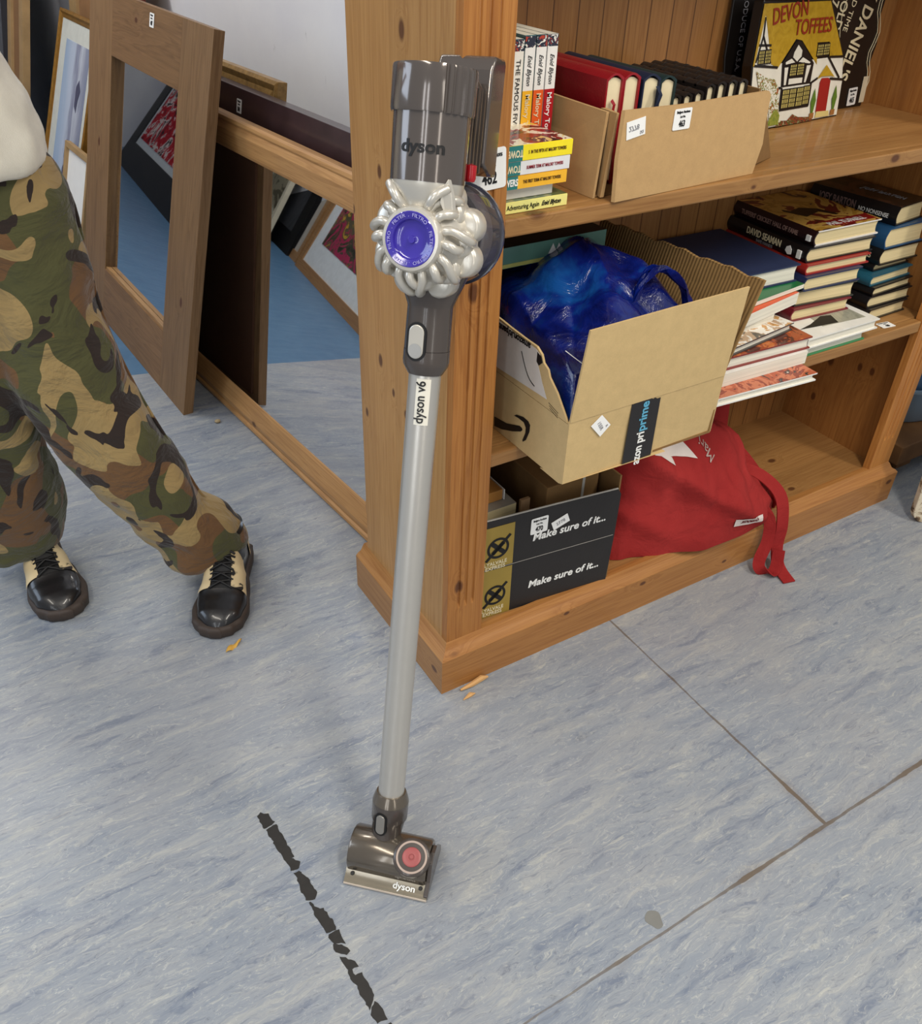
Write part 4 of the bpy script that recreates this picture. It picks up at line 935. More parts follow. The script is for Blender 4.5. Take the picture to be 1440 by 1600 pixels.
# straps
def pth3(L, n=6):
    P = [Vector(p) for p in L]; out = []
    for i in range(len(P)-1):
        p0 = P[max(i-1, 0)]; p1 = P[i]; p2 = P[i+1]; p3 = P[min(i+2, len(P)-1)]
        for k in range(n):
            t = k/n; out.append(0.5*((2*p1)+(p2-p0)*t+(2*p0-5*p1+4*p2-p3)*t*t+(3*p1-p0-3*p2+p3)*t*t*t))
    return out+[P[-1]]
b = MB(); b.ribbon(pth3([(0.80,0.10,0.215),(0.845,0.05,0.20),(0.868,0.0,0.165),(0.868,-0.026,0.10),(0.862,-0.034,0.045),(0.850,-0.060,0.012),(0.838,-0.105,0.003)]), (1, -0.25, 0), 0.030, 0.003); b.obj('bag_strap', RC, rb, smooth=50)
b = MB(); b.ribbon(pth3([(0.82,0.02,0.15),(0.835,-0.012,0.12),(0.832,-0.026,0.07),(0.808,-0.036,0.03),(0.800,-0.050,0.016),(0.818,-0.066,0.008),(0.838,-0.062,0.014),(0.852,-0.048,0.05)]), (0.6, -0.8, 0.1), 0.026, 0.003); b.obj('bag_strap', RC, rb, smooth=50)
b = MB(); b.ribbon(pth3([(0.80,0.15,0.235),(0.86,0.14,0.215),(0.90,0.10,0.16),(0.905,0.06,0.13),(0.89,0.02,0.115)]), (0.2, 0.3, 1), 0.022, 0.003); b.obj('bag_strap', RC, rb, smooth=50)
b = MB(); b.ribbon(pth3([(0.735,0.08,0.27),(0.765,0.125,0.29),(0.79,0.155,0.34),(0.80,0.175,0.39),(0.78,0.19,0.43),(0.73,0.20,0.44)]), (1, -0.35, 0), 0.042, 0.003); b.obj('bag_strap', RC, rb, smooth=50)

# ================================================================= MIRRORS AND FRAMES ALONG THE WALL
def plane_frame(phi, th):
    d = V(math.sin(phi), math.cos(phi), 0); h = V(-math.cos(phi), math.sin(phi), 0)
    u = Z*math.cos(th)-h*math.sin(th); n = h*math.cos(th)+Z*math.sin(th); return d, u, n
def mirror_mat(name):
    m, nt, b = newmat(name); N = NT(nt); setp(b, 0.015, 1.0, 0.5)
    f = N.noise(N.coord(), 3, 3); N.link(N.ramp(f, [(0.3, G(0.84)), (0.7, G(0.88))]), b.inputs['Base Color']); return m
MIR = mirror_mat('mirror_glass')
def rect_frame(parent, Wd, H, wr, wl, wt, wb, T, mt, prof=None, glass=None, gmat=None, names=('frame_rail', 'frame_rail', 'frame_stile', 'frame_stile'), gdepth=0.012, gname='mirror_glass', butt=True):
    """local: x along d, y up, z out of the face. front at z=0, back at -T"""
    prof = prof or [(0, -T), (0, 0), (1, 0), (1, -T)]
    O = [(0, 0), (Wd, 0), (Wd, H), (0, H)]; I = [(wr, wb), (Wd-wl, wb), (Wd-wl, H-wt), (wr, H-wt)]
    nm = [names[0], names[2], names[1], names[3]]
    obs = []
    for k in range(4):
        a0, a1 = O[k], O[(k+1) % 4]; i0, i1 = I[k], I[(k+1) % 4]
        if butt:
            if k in (0, 2):   # rails fit between the stiles
                a0 = (i0[0], a0[1]); a1 = (i1[0], a1[1])
            else: i0 = (i0[0], a0[1]); i1 = (i1[0], a1[1])
        b = MB(); b.loft([[V(p[0]+(q[0]-p[0])*t, p[1]+(q[1]-p[1])*t, z) for t, z in prof] for p, q in ((a0, i0), (a1, i1))])
        obs.append(b.obj(nm[k], mt[k] if isinstance(mt, list) else mt, parent, bevel=0.001))
    g = MB().box(wr-0.004, Wd-wl+0.004, wb-0.004, H-wt+0.004, -gdepth-0.004, -gdepth)
    return g.obj(gname, gmat, parent)
# brown wooden mirror
DW_v = pine('weathered_brown_wood', 'y', [(.08,.30,0,.012),(.86,.55,0,.012)], light=(156,122,84), dark=(108,78,50), bax='x', board=0.5, rough=0.55, coat=0.1, gscale=0.7)
DW_h = pine('weathered_brown_wood_rail', 'x', [(.55,.93,0,.010)], light=(152,116,78), dark=(106,76,48), bax='y', board=0.6, rough=0.55, coat=0.1, gscale=0.7)
DW_l = pine('raw_inner_edge_wood', 'x', light=(176,138,92), dark=(120,86,54), bax='y', board=0.6)
d, u, n = plane_frame(-0.052, 0.2338)
bm_ = thing('framed_mirror', 'mirror in a wide flat brown wooden frame, leaning nearest the person', 'mirror', frame_m((-0.1082, 1.2539, 0), d, u, n))
rect_frame(bm_, 0.989, 0.978, 0.202, 0.229, 0.167, 0.173, 0.0274, [DW_h, DW_v, DW_h, DW_v], gmat=MIR, gdepth=0.020)
for nm, bx in (('inner_lip', (0.196, 0.202, 0.173, 0.811)), ('inner_lip', (0.760, 0.768, 0.173, 0.811))):
    MB().box(bx[0], bx[1], bx[2], bx[3], -0.02, -0.002).obj(nm, DW_l, bm_)
MB().box(0.202, 0.760, 0.173, 0.180, -0.019, -0.004).obj('inner_lip', DW_l, bm_)
MB().box(0.03, 0.96, 0.03, 0.95, -0.034, -0.0275).obj('backing_board', flat('dark_backing_board', srgb(96, 66, 48), 0.7), bm_)
lb = lot_label(bm_, (0.42, 0.945, 0.0006), (-1, 0, 0), (0, 1, 0), 0.034, 0.034, '487', head='Badgers', flip=True)
# large pine mirror
PM_x = pine('honey_pine_moulding', 'x', [(.62,.03,0,.010)], light=(196,150,96), dark=(150,104,60), bax='y', board=0.7)
PM_y = pine('honey_pine_moulding_side', 'y', light=(196,150,96), dark=(150,104,60), bax='x', board=0.7)
d, u, n = plane_frame(-0.0976, 0.1842)
O_ = V(0.034, 1.0, 0)-d*0.555
pm = thing('framed_mirror', 'large landscape mirror in a moulded honey pine frame, leaning behind the brown one', 'mirror', frame_m(O_, d, u, n))
prof = [(0, -0.03), (0, -0.004), (0.06, 0.002), (0.16, 0.002), (0.22, -0.003), (0.30, 0.0), (0.42, 0.002), (0.9, -0.007), (1.0, -0.011), (1.0, -0.03)]
rect_frame(pm, 1.75, 0.767, 0.081, 0.081, 0.081, 0.081, 0.03, [PM_x, PM_y, PM_x, PM_y], prof=prof, gmat=MIR, gdepth=0.013, butt=False)
# dark plum frame behind it
d, u, n = plane_frame(-0.0976, 0.175)
PLM = flat('dark_plum_lacquer', srgb(58, 40, 42), 0.35, coat=0.3, var=0.2, vscale=15)
pf = thing('picture_frame', 'deep dark plum wooden frame standing directly behind the pine mirror', 'frame', frame_m(V(0.118, 1.0, 0)-d*0.52, d, u, n))
rect_frame(pf, 1.5, 0.805, 0.11, 0.11, 0.11, 0.11, 0.045, PLM, gmat=flat('dark_panel', srgb(50,44,42), 0.5), gname='picture', butt=False)
lot_label(pf, (0.93, 0.762, 0.0006), (-1, 0, 0), (0, 1, 0), 0.028, 0.034, '501', head='Badgers', flip=True)
# gilt landscape behind the plum frame, against the wall
d, u, n = plane_frame(-0.0976, 0.165)
GLT = flat('aged_gilt', srgb(150, 118, 70), 0.4, metal=0.3, var=0.3, vscale=60, bump=0.4, bscale=90)
LND = cover_mat('dark_landscape_painting', [(40,34,28),(74,66,48),(110,104,84),(50,44,30)], 6, 31)
gf = thing('picture_frame', 'pale gilt framed dark landscape picture resting against the white wall', 'picture', frame_m(V(0.190, 1.0, 0)+d*0.34, d, u, n))
rect_frame(gf, 0.8, 0.825, 0.05, 0.05, 0.05, 0.05, 0.03, GLT, prof=[(0,-.03),(0,-.003),(.2,.002),(.5,-.004),(.8,-.001),(1,-.01),(1,-.03)], gmat=LND, gname='picture', butt=False)

# ---- gilt framed seascape with boats, beyond the brown mirror
d, u, n = plane_frame(-0.06, 0.345)
def sea_mat():
    m, nt, b = newmat('sea_print'); N = NT(nt); setp(b, 0.2, 0, 0.5, 0, 0.4)
    v = N.coord(); sp = N.n('ShaderNodeSeparateXYZ'); N.link(v, sp.inputs[0])
    f = N.noise(N.vmath('MULTIPLY', v, (9, 1.6, 1)), 2, 4, 0.6, 1.0)
    t = N.math('ADD', sp.outputs[0], N.math('MULTIPLY', N.math('SUBTRACT', f, 0.5), 0.12))
    t2 = N.math('DIVIDE', t, 0.42)
    c = N.ramp(t2, [(0.1, srgb(120,130,160)), (0.28, srgb(150,156,178)), (0.42, srgb(206,212,226)), (0.5, srgb(138,142,168)), (0.62, srgb(200,212,232)), (0.95, srgb(160,188,222))])
    N.link(c, b.inputs['Base Color']); return m
sf = thing('picture_frame', 'gilt framed seascape print with sailing boats leaning beyond the brown mirror', 'picture', frame_m((-0.121, 2.686, 0), d, u, n))
GL2 = flat('gold_frame', srgb(150, 108, 44), 0.35, metal=0.35, var=0.2, vscale=40)
MATB = flat('pale_mount_board', srgb(206, 208, 200), 0.7)
rect_frame(sf, 0.50, 0.83, 0.030, 0.030, 0.030, 0.030, 0.025, GL2, prof=[(0,-.025),(0,0),(.3,.003),(.6,-.003),(1,-.006),(1,-.025)], gmat=MATB, gname='mount', butt=False, gdepth=0.008)
MB().box(0.075, 0.385, 0.08, 0.735, -0.008, -0.0065).obj('print', sea_mat(), sf)
for (x, y, s_) in ((0.16, 0.50, 0.9), (0.22, 0.30, 0.7), (0.22, 0.20, 0.8)):
    MB().prism([(x, y, -0.006), (x+0.03*s_, y+0.02, -0.006), (x+0.03*s_, y+0.10*s_, -0.006), (x, y+0.13*s_, -0.006), (x-0.03*s_, y+0.09*s_, -0.006), (x-0.008, y+0.05*s_, -0.006)], (0,0,0.0005)).obj('painted_boat', flat('slate_paint', srgb(78,80,104), 0.5), sf)
def lean_board(name, label, cat, o, phi, th, Wd, H, T, rail, mt, gm):
    d, u, n = plane_frame(phi, th); t = thing(name, label, cat, frame_m(o, d, u, n))
    rect_frame(t, Wd, H, rail, rail, rail, rail, T, mt, gmat=gm, gname='picture', butt=False); return t
TANW = flat('tan_timber', srgb(168, 138, 96), 0.55, var=0.15, vscale=12); RDW = flat('red_brown_timber', srgb(112, 50, 38), 0.45)
GRY = cover_mat('charcoal_picture', [(50,52,58),(78,80,84),(40,42,46)], 5, 40)
lean_board('picture_frame', 'white mounted print under the seascape, behind the brown mirror', 'picture', (-0.135, 2.45, 0), -0.06, 0.30, 0.30, 0.42, 0.02, 0.02, TANW, M['label'])
lean_board('picture_frame', 'tan wooden frame with a red brown inner edge behind the seascape', 'frame', (0.12, 2.75, 0), -0.06, 0.14, 0.6, 1.2, 0.03, 0.10, TANW, flat('tan_board', srgb(150, 112, 76), 0.7))
lean_board('picture_frame', 'red brown narrow frame against the wall behind the seascape', 'frame', (0.155, 2.44, 0), -0.06, 0.10, 0.28, 1.15, 0.03, 0.06, RDW, TANW)
d, u, n = plane_frame(-0.06, 0.12)
lean_board('picture_frame', 'tall pale timber frame standing past the seascape', 'frame', (-0.17, 3.36, 0), -0.10, 0.24, 0.22, 1.40, 0.03, 0.05, TANW, flat('brown_board', srgb(140,104,70), 0.7))
lean_board('picture_frame', 'tall black frame with a grey picture at the far end beside the pale timber frame', 'frame', (-0.15, 3.66, 0), -0.10, 0.20, 1.4, 1.5, 0.03, 0.10, flat('black_frame_wood', srgb(26,24,26), 0.4), GRY)

# ---- frames leaning on the left wall (seen in the mirrors)
def left_frame(label, name, p0, p1, H, th, T, rail, mt, mount=None, mw=0.09, pic=None, cat='picture', glass=None):
    """bottom edge from p0 to p1, facing +x"""
    a = V(*p0, 0); c = V(*p1, 0); x = (a-c).normalized(); h = x.cross(Z); h = V(h.x, h.y, 0)
    if h.x < 0: h = -h
    u = Z*math.cos(th)-h*math.sin(th); n = h*math.cos(th)+Z*math.sin(th); Wd = (a-c).length
    xo = c
    if x.cross(u).dot(n) < 0: x = -x; xo = a
    t = thing(name, label, cat, frame_m(xo, x, u, n))
    rect_frame(t, Wd, H, rail, rail, rail, rail, T, mt, gmat=mount or pic, gname='mount' if mount else 'picture', butt=False, gdepth=0.008)
    if mount: MB().box(rail+mw, Wd-rail-mw, rail+mw, H-rail-mw, -0.008, -0.006).obj('picture', pic, t)
    return t
FLW = cover_mat('flower_painting', [(40,44,34),(70,72,50),(170,40,84),(90,84,60),(190,150,50),(50,54,40)], 7, 50)
CRD = cover_mat('red_crowd_picture', [(30,24,30),(170,14,34),(190,30,44),(224,206,200),(30,22,26),(176,18,40)], 7, 53, 0.8, 0)
MAP = cover_mat('sepia_tree_picture', [(90,84,66),(150,144,122),(196,192,172),(204,200,182)], 7, 57)
PNF = pine('picture_pine', 'x', light=(176,134,88), dark=(134,94,56), bax='y', board=0.9)
BLF = flat('black_frame', srgb(14, 14, 17), 0.5, spec=0.25); WMT = flat('white_mount', srgb(214, 220, 222), 0.6)
left_frame('pine framed flower painting with a wide white mount, low by the left wall', 'picture_frame', (-1.0, 1.80), (-1.525, 3.15), 0.80, 0.30, 0.04, 0.055, PNF, WMT, 0.13, FLW)
left_frame('bare pine frame just past the flower painting by the left wall', 'picture_frame', (-1.56, 3.20), (-1.66, 3.45), 0.78, 0.28, 0.03, 0.05, PNF, pic=flat('pale_board', srgb(180,176,166), 0.6), cat='frame')
left_frame('shiny black frame standing between the bare pine frame and the sepia picture', 'picture_frame', (-1.60, 3.34), (-1.80, 3.90), 0.80, 0.26, 0.03, 0.12, BLF, pic=GRY, cat='frame')
sp_ = left_frame('cream framed sepia picture of a tree by the left wall', 'picture_frame', (-1.585, 3.58), (-1.83, 4.45), 0.78, 0.24, 0.03, 0.03, flat('cream_frame', srgb(206,200,178), 0.5), MAP, 0.02, MAP)
left_frame('black framed red crowd scene with a white mount, furthest along the left wall', 'picture_frame', (-1.17, 3.75), (-1.68, 6.20), 1.25, 0.30, 0.04, 0.20, BLF, WMT, 0.05, CRD)
left_frame('tall black framed panel behind the red crowd scene', 'picture_frame', (-1.66, 4.60), (-2.06, 6.60), 1.75, 0.14, 0.03, 0.12, BLF, pic=GRY, cat='frame')

# ================================================================= PERSON
def camo():
    m, nt, b = newmat('woodland_camouflage'); N = NT(nt); setp(b, 0.85, 0, 0.15, 0, 0, 0.2)
    v = N.coord((1.15, 1.15, 0.95), (3.1, 0, 0))
    def lay(off, sc, det=1.2):
        return N.noise(N.vmath('ADD', v, off), sc, det, 0.45, 0.9)
    c = srgb(80, 80, 52)
    c = N.mix(N.math('GREATER_THAN', lay((1, 2, 3), 7.5), 0.535), c, srgb(108, 80, 54))
    c = N.mix(N.math('GREATER_THAN', lay((7, 1, 5.4), 7.6), 0.555), c, srgb(152, 130, 88))
    c = N.mix(N.math('GREATER_THAN', N.noise(N.vmath('ADD', v, (3, 9, 2)), 6.2, 1.6, 0.45, 1.9), 0.590), c, srgb(50, 42, 39))
    N.link(c, b.inputs['Base Color'])
    g = N.noise(N.vmath('MULTIPLY', v, (1, 1, 1.8)), 9, 4, 0.55, 1.0)
    N.link(N.bump(g, 0.6, 0.03), b.inputs['Normal']); return m
CAM = camo()
pr = thing('person', 'person in woodland camouflage trousers, white t-shirt and black and cream boots, mid step', 'person', Matrix.Translation((-0.45, 0.6, 0)))
pinv = Matrix.Translation((0.45, -0.6, 0))
def ell(c, rx, ry, ax, n=28, wob=0.0, seed=0.0, tilt=None):
    """ring of an ellipse round centre c, normal ax; rx across (x), ry depth (y)"""
    ax = Vector(ax).normalized(); yv = V(0, 1, 0); xv = yv.cross(ax).normalized(); yv = ax.cross(xv).normalized()
    out = []
    for i in range(n):
        a = 2*PI*i/n; k = 1+wob*fbm((math.cos(a)*1.3+seed, math.sin(a)*1.3, c[2]*9+seed))
        out.append(Vector(c)+xv*rx*math.cos(a)*k+yv*ry*math.sin(a)*k)
    return out
def leg(secs, ry, wob=0.10, seed=0):
    rings = []; C_ = [Vector(s[0]) for s in secs]
    # resample finely
    fine = pth3(C_, 5); rr = []
    for i in range(len(secs)-1):
        for k in range(5): t = k/5; rr.append((secs[i][1]*(1-t)+secs[i+1][1]*t))
    rr.append(secs[-1][1])
    for i, p in enumerate(fine):
        t = (fine[max(i-1, 0)]-fine[min(i+1, len(fine)-1)])
        t = (t.normalized()*0.5+Z*0.6).normalized()
        rings.append(ell(p, rr[i], rr[i]*ry, t, 32, wob, seed+i*0.02))
    return rings
RL = [((-0.490,.62,.90),.090),((-0.474,.61,.86),.098),((-0.462,.60,.805),.098),((-0.459,.60,.709),.096),((-0.456,.59,.622),.096),((-0.446,.58,.540),.098),((-0.424,.57,.454),.096),((-0.392,.56,.369),.090),((-0.362,.55,.290),.084),((-0.332,.545,.215),.080),((-0.288,.548,.150),.086),((-0.266,.542,.095),.088),((-0.262,.535,.066),.080)]
LL = [((-0.60,.63,.90),.10),((-0.605,.63,.80),.11),((-0.602,.63,.66),.098),((-0.600,.64,.521),.093),((-0.597,.665,.396),.094),((-0.594,.70,.288),.106),((-0.600,.735,.18),.112),((-0.602,.765,.095),.100)]
b = MB()
b.loft(leg(RL, 0.92, 0.10, 1.0)); b.loft(leg(LL, 0.92, 0.12, 4.0))
b.loft([ell((-0.54,.63,z), rx, ry, Z, 32) for z, rx, ry in ((.78,.11,.10),(.83,.150,.118),(.90,.150,.115),(.98,.13,.10))])
tr = b.obj('trousers', CAM, pr, smooth=180, mat=pinv)
rm = tr.modifiers.new('remesh', 'REMESH'); rm.mode = 'VOXEL'; rm.voxel_size = 0.009; rm.use_smooth_shade = True
smm = tr.modifiers.new('smooth', 'SMOOTH'); smm.iterations = 8; smm.factor = 0.5
tx = bpy.data.textures.new('cloth_folds', 'CLOUDS'); tx.noise_scale = 0.09; tx.noise_depth = 2
dm = tr.modifiers.new('folds', 'DISPLACE'); dm.texture = tx; dm.strength = 0.022; dm.texture_coords = 'LOCAL'; dm.mid_level = 0.5
# seam down the outside of the leg
sm_ = [Vector(c)+V(r_*0.985, -0.012, 0.0) for c, r_ in RL[1:-1]]
MB().tube(pth3(sm_, 4), 0.0035, 6).obj('side_seam', CAM, pr, smooth=180, mat=pinv)
# t-shirt
TS = flat('off_white_jersey', srgb(214, 212, 200), 0.85, bump=0.3, bscale=700, sheen=0.2)
b = MB()
b.loft([ell((cx,cy,z), rx, ry, Z, 40, 0.05, 2.0) for z, cx, cy, rx, ry in ((.872,-.562,.62,.178,.150),(.885,-.562,.62,.184,.156),(.92,-.563,.62,.184,.152),(.97,-.568,.62,.178,.14),(1.03,-.582,.62,.166,.12),(1.10,-.585,.625,.165,.12),(1.20,-.60,.63,.175,.12),(1.32,-.61,.63,.18,.115),(1.42,-.61,.63,.165,.09),(1.47,-.61,.63,.09,.06))])
for sx in (-1, 1):
    b.tube(pth3([(-.61+sx*.15,.63,1.40),(-.61+sx*.20,.63,1.33),(-.61+sx*.235,.62,1.24)], 4), [0.066]*4+[0.062]*4+[0.06], 20)
ts = b.obj('t_shirt', TS, pr, smooth=180, mat=pinv)
rm = ts.modifiers.new('remesh', 'REMESH'); rm.mode = 'VOXEL'; rm.voxel_size = 0.009; rm.use_smooth_shade = True
s2 = ts.modifiers.new('smooth', 'SMOOTH'); s2.iterations = 6
dm = ts.modifiers.new('folds', 'DISPLACE'); tx2 = bpy.data.textures.new('jersey_folds', 'CLOUDS'); tx2.noise_scale = 0.12; dm.texture = tx2; dm.strength = 0.026; dm.texture_coords = 'LOCAL'
# body: one skinned surface (torso, neck, head, arms, hands, legs)
def skin_body():
    P, E, Rr = [], [], []
    def add(p, r, par=None):
        P.append(p); Rr.append(r)
        if par is not None: E.append((par, len(P)-1))
        return len(P)-1
    pel = add((-.54,.63,.95), (.12,.09)); w = add((-.57,.63,1.1), (.11,.08), pel); ch = add((-.60,.63,1.30), (.13,.09), w)
    nb = add((-.61,.63,1.45), (.05,.05), ch); nk = add((-.61,.62,1.52), (.048,.05), nb); hd = add((-.61,.60,1.60), (.072,.088), nk); ht = add((-.61,.60,1.70), (.06,.07), hd)
    for s_ in (-1, 1):
        sh = add((-.61+s_*.15,.63,1.40), (.05,.05), ch); el = add((-.61+s_*.25,.60,1.15), (.036,.036), sh)
        wr = add((-.61+s_*.13,.36,1.24), (.026,.022), el)
        dv = V(*P[wr])-V(*P[el]); dv.normalize(); pm_ = V(*P[wr])+dv*0.06; pa = add(tuple(pm_), (.032,.014), wr)
        for k in range(4):
            o_ = V(0, 0, 1).cross(dv).normalized()*(k-1.5)*0.017
            k1 = add(tuple(pm_+dv*0.03+o_), (.009,.009), pa); k2 = add(tuple(pm_+dv*(0.055+0.004*(1.5-abs(k-1.5)))+o_+V(0,0,-.008)), (.008,.008), k1); add(tuple(pm_+dv*(0.075)+o_+V(0,0,-.022)), (.007,.007), k2)
        t1 = add(tuple(V(*P[wr])+dv*0.03+V(0,0,-.03)), (.010,.010), wr); add(tuple(V(*P[wr])+dv*0.06+V(0,0,-.045)), (.008,.008), t1)
    for (hx, kn, an) in (((-.48,.61,.88), (-.45,.585,.55), (-.275,.535,.11)), ((-.60,.63,.88), (-.60,.64,.52), (-.59,.765,.11))):
        a1 = add(hx, (.075,.075), pel); a2 = add(kn, (.05,.05), a1); a3 = add(an, (.034,.036), a2)
    me = bpy.data.meshes.new('body'); me.from_pydata([tuple(pinv @ Vector(p)) if False else p for p in P], E, [])
    o = bpy.data.objects.new('body', me); COL.objects.link(o)
    sk = o.modifiers.new('skin', 'SKIN')
    for i, r_ in enumerate(Rr): me.skin_vertices[0].data[i].radius = r_ if False else (r_[0], r_[1])
    me.skin_vertices[0].data[0].use_root = True
    sb = o.modifiers.new('sub', 'SUBSURF'); sb.levels = 2; sb.render_levels = 2
    me.materials.append(flat('skin', srgb(206, 160, 136), 0.5)); o.parent = pr; o.matrix_basis = pinv
    return o
skin_body()
b = MB(); b.grid(24, 16, lambda u_, v_: V(-.61+.082*math.cos(PI*(v_-.5))*math.cos(2*PI*u_), .612+.094*math.cos(PI*(v_-.5))*math.sin(2*PI*u_), 1.672+.085*math.sin(PI*(v_-.5))))
b.obj('hair', flat('brown_hair', srgb(70, 50, 36), 0.6), pr, smooth=180, mat=pinv)

# ---- boots
LEA = flat('black_leather_boot', srgb(24, 23, 25), 0.32, coat=0.35, bump=0.25, bscale=60)
SOLE = flat('dark_brown_sole', srgb(62, 52, 46), 0.6); 
def cowhide():
    m, nt, b = newmat('cream_and_black_hide'); N = NT(nt); setp(b, 0.6, 0, 0.3)
    f = N.noise(N.coord(), 24, 2, 0.5, 1.0)
    N.link(N.ramp(f, [(0.0, srgb(214, 196, 158)), (0.62, srgb(206, 186, 146)), (0.66, srgb(40, 36, 36))]), b.inputs['Base Color']); return m
HIDE = cowhide()
def boot(heel, toe, side):
    hv = V(*heel, 0); tv = V(*toe, 0); f = (tv-hv).normalized(); w = f.cross(Z)   # w = to the wearer's right
    Lb = (tv-hv).length; s = Lb/0.285
    r = bpy.data.objects.new('boot', None); COL.objects.link(r); r.parent = pr
    r.matrix_basis = pinv @ frame_m(hv, f, -w, Z)   # local x: heel->toe, y: left, z up
    def outl(t, grow=0.0):
        # half widths along the foot
        tab = [(0, .010), (.04, .028), (.15, .034), (.35, .033), (.55, .043), (.75, .050), (.88, .044), (.96, .028), (1, .006)]
        return lerp_tab(t, tab)*s*1.05+grow
    N_ = 56
    b = MB(); rings = []
    def foot_ring(z, grow, front=1.0):
        pts = []
        for i in range(N_+1): t = 0.5-0.5*math.cos(PI*i/N_); pts.append(V(-grow+(Lb+2*grow)*t, outl(t, grow)-0.004*t*side, z))
        for i in range(N_-1, 0, -1): t = 0.5-0.5*math.cos(PI*i/N_); pts.append(V(-grow+(Lb+2*grow)*t, -outl(t, grow)-0.004*t*side, z))
        return pts
    b.loft([foot_ring(0.0, 0.001), foot_ring(0.004, 0.005), foot_ring(0.022, 0.007), foot_ring(0.027, 0.005), foot_ring(0.029, 0.001)])
    b.obj('sole', SOLE, r, smooth=50)
    # welt stitching line
    # upper: sections across the foot
    def upper(x0, x1, gr, name, mt, nx=26, a0=0.0, a1=1.0):
        b = MB()
        def fn(u_, v_):
            t = x0+(x1-x0)*u_; x = Lb*t
            hw = outl(t)+gr-0.001
            h = lerp_tab(t, [(0, .092), (.08, .115), (.38, .115), (.52, .098), (.66, .077), (.78, .062), (.88, .055), (.95, .045), (1.0, .028)])*s
            a = PI*(a0+(a1-a0)*v_); cw = math.copysign(abs(math.cos(a))**0.75, math.cos(a)); sh = math.sin(a)**0.6
            neck = 1.0
            if t < 0.5: # the ankle narrows upward a little
                neck = 1-0.12*sh
            wr_ = 0.0012*math.sin(70*t)*(1 if 0.45 < t < 0.62 else 0)
            return V(x, hw*cw*neck, 0.024+(h-0.024+gr+wr_)*sh)
        b.grid(nx, 30, fn); return b.obj(name, mt, r, smooth=180)
    upper(0.0, 0.9995, 0.0, 'upper', LEA, 40)
    # ankle shaft
    b = MB(); rings = []
    for z, xo, rx, ry in ((.07,.085,.070,.038),(.10,.078,.056,.037),(.120,.074,.048,.036),(.138,.072,.045,.035)):
        rings.append([V(xo*s+rx*s*math.cos(2*PI*i/28), ry*s*math.sin(2*PI*i/28), z*s) for i in range(28)])
    b.loft(rings); b.obj('ankle', LEA, r, smooth=180)
    # hide panels on both sides of the lacing
    upper(0.34, 0.72, 0.0022, 'eyelet_panel', HIDE, 20, 0.08, 0.40)
    upper(0.34, 0.72, 0.0022, 'eyelet_panel', HIDE, 20, 0.60, 0.92)
    upper(0.02, 0.16, 0.0022, 'heel_panel', HIDE, 12, 0.0, 0.30)
    upper(0.02, 0.16, 0.0022, 'heel_panel', HIDE, 12, 0.70, 1.0)
    upper(0.36, 0.72, 0.0012, 'tongue', flat('boot_tongue', srgb(18, 18, 20), 0.6), 16, 0.41, 0.59)
    for k in range(5):
        t = 0.42+0.062*k; x = Lb*t; h = lerp_tab(t, [(0, .092), (.08, .115), (.38, .115), (.52, .098), (.66, .077), (.78, .062)])*s
        for sgn in (-1, 1):
            MB().tube([(x, sgn*0.024*s, h-0.004), (x+0.001, sgn*0.015, h+0.002), (x+0.006, 0, h+0.0045), (x+0.013*s, -sgn*0.015*s, h-0.001), (x+0.014*s, -sgn*0.024*s, h-0.008)], 0.0026, 8).obj('lace', M['black'], r, smooth=60)
    return r
boot((-0.185, 0.595), (-0.315, 0.352), 1)
boot((-0.568, 0.835), (-0.566, 0.556), -1)

# ================================================================= STICK VACUUM
GREY = flat('glossy_grey_plastic', srgb(98, 90, 85), 0.14, metal=0.45, coat=0.6, var=0.02)
GREYD = flat('dark_grey_plastic', srgb(74, 67, 63), 0.24, coat=0.3, var=0.03)
BRNZ = flat('bronze_grey_metallic', srgb(112, 103, 92), 0.2, metal=0.65, coat=0.4, var=0.04)
SILV = flat('pearl_silver_plastic', srgb(206, 201, 190), 0.3, metal=0.45, coat=0.3, var=0.02)
TUBE = flat('satin_aluminium', srgb(204, 200, 192), 0.34, metal=0.7, var=0.02)
PURP = flat('glossy_purple_plastic', srgb(62, 50, 160), 0.12, coat=0.6, var=0.03)
def clear_mat():
    m, nt, b = newmat('smoky_clear_plastic'); N = NT(nt); setp(b, 0.05, 0, 0.5, 0.92, 0, 0, 1.3)
    f = N.noise(N.coord(), 30, 3); N.link(N.ramp(f, [(0.3, srgb(190,186,196)), (0.7, srgb(214,210,214))]), b.inputs['Base Color']); return m
CLR = clear_mat()
sv, bv, av = V(0.60511582,-0.79494329,0.04358908), V(0.76981947,0.57027377,-0.28664579), V(0.20300944,0.20700963,0.9570445)
BO = V(-0.224, -0.226, 0.12)
HM = frame_m(BO, sv, bv, av)
vc = thing('stick_vacuum', 'grey and silver cordless stick vacuum cleaner leaning on the bookcase corner', 'vacuum cleaner', HM)
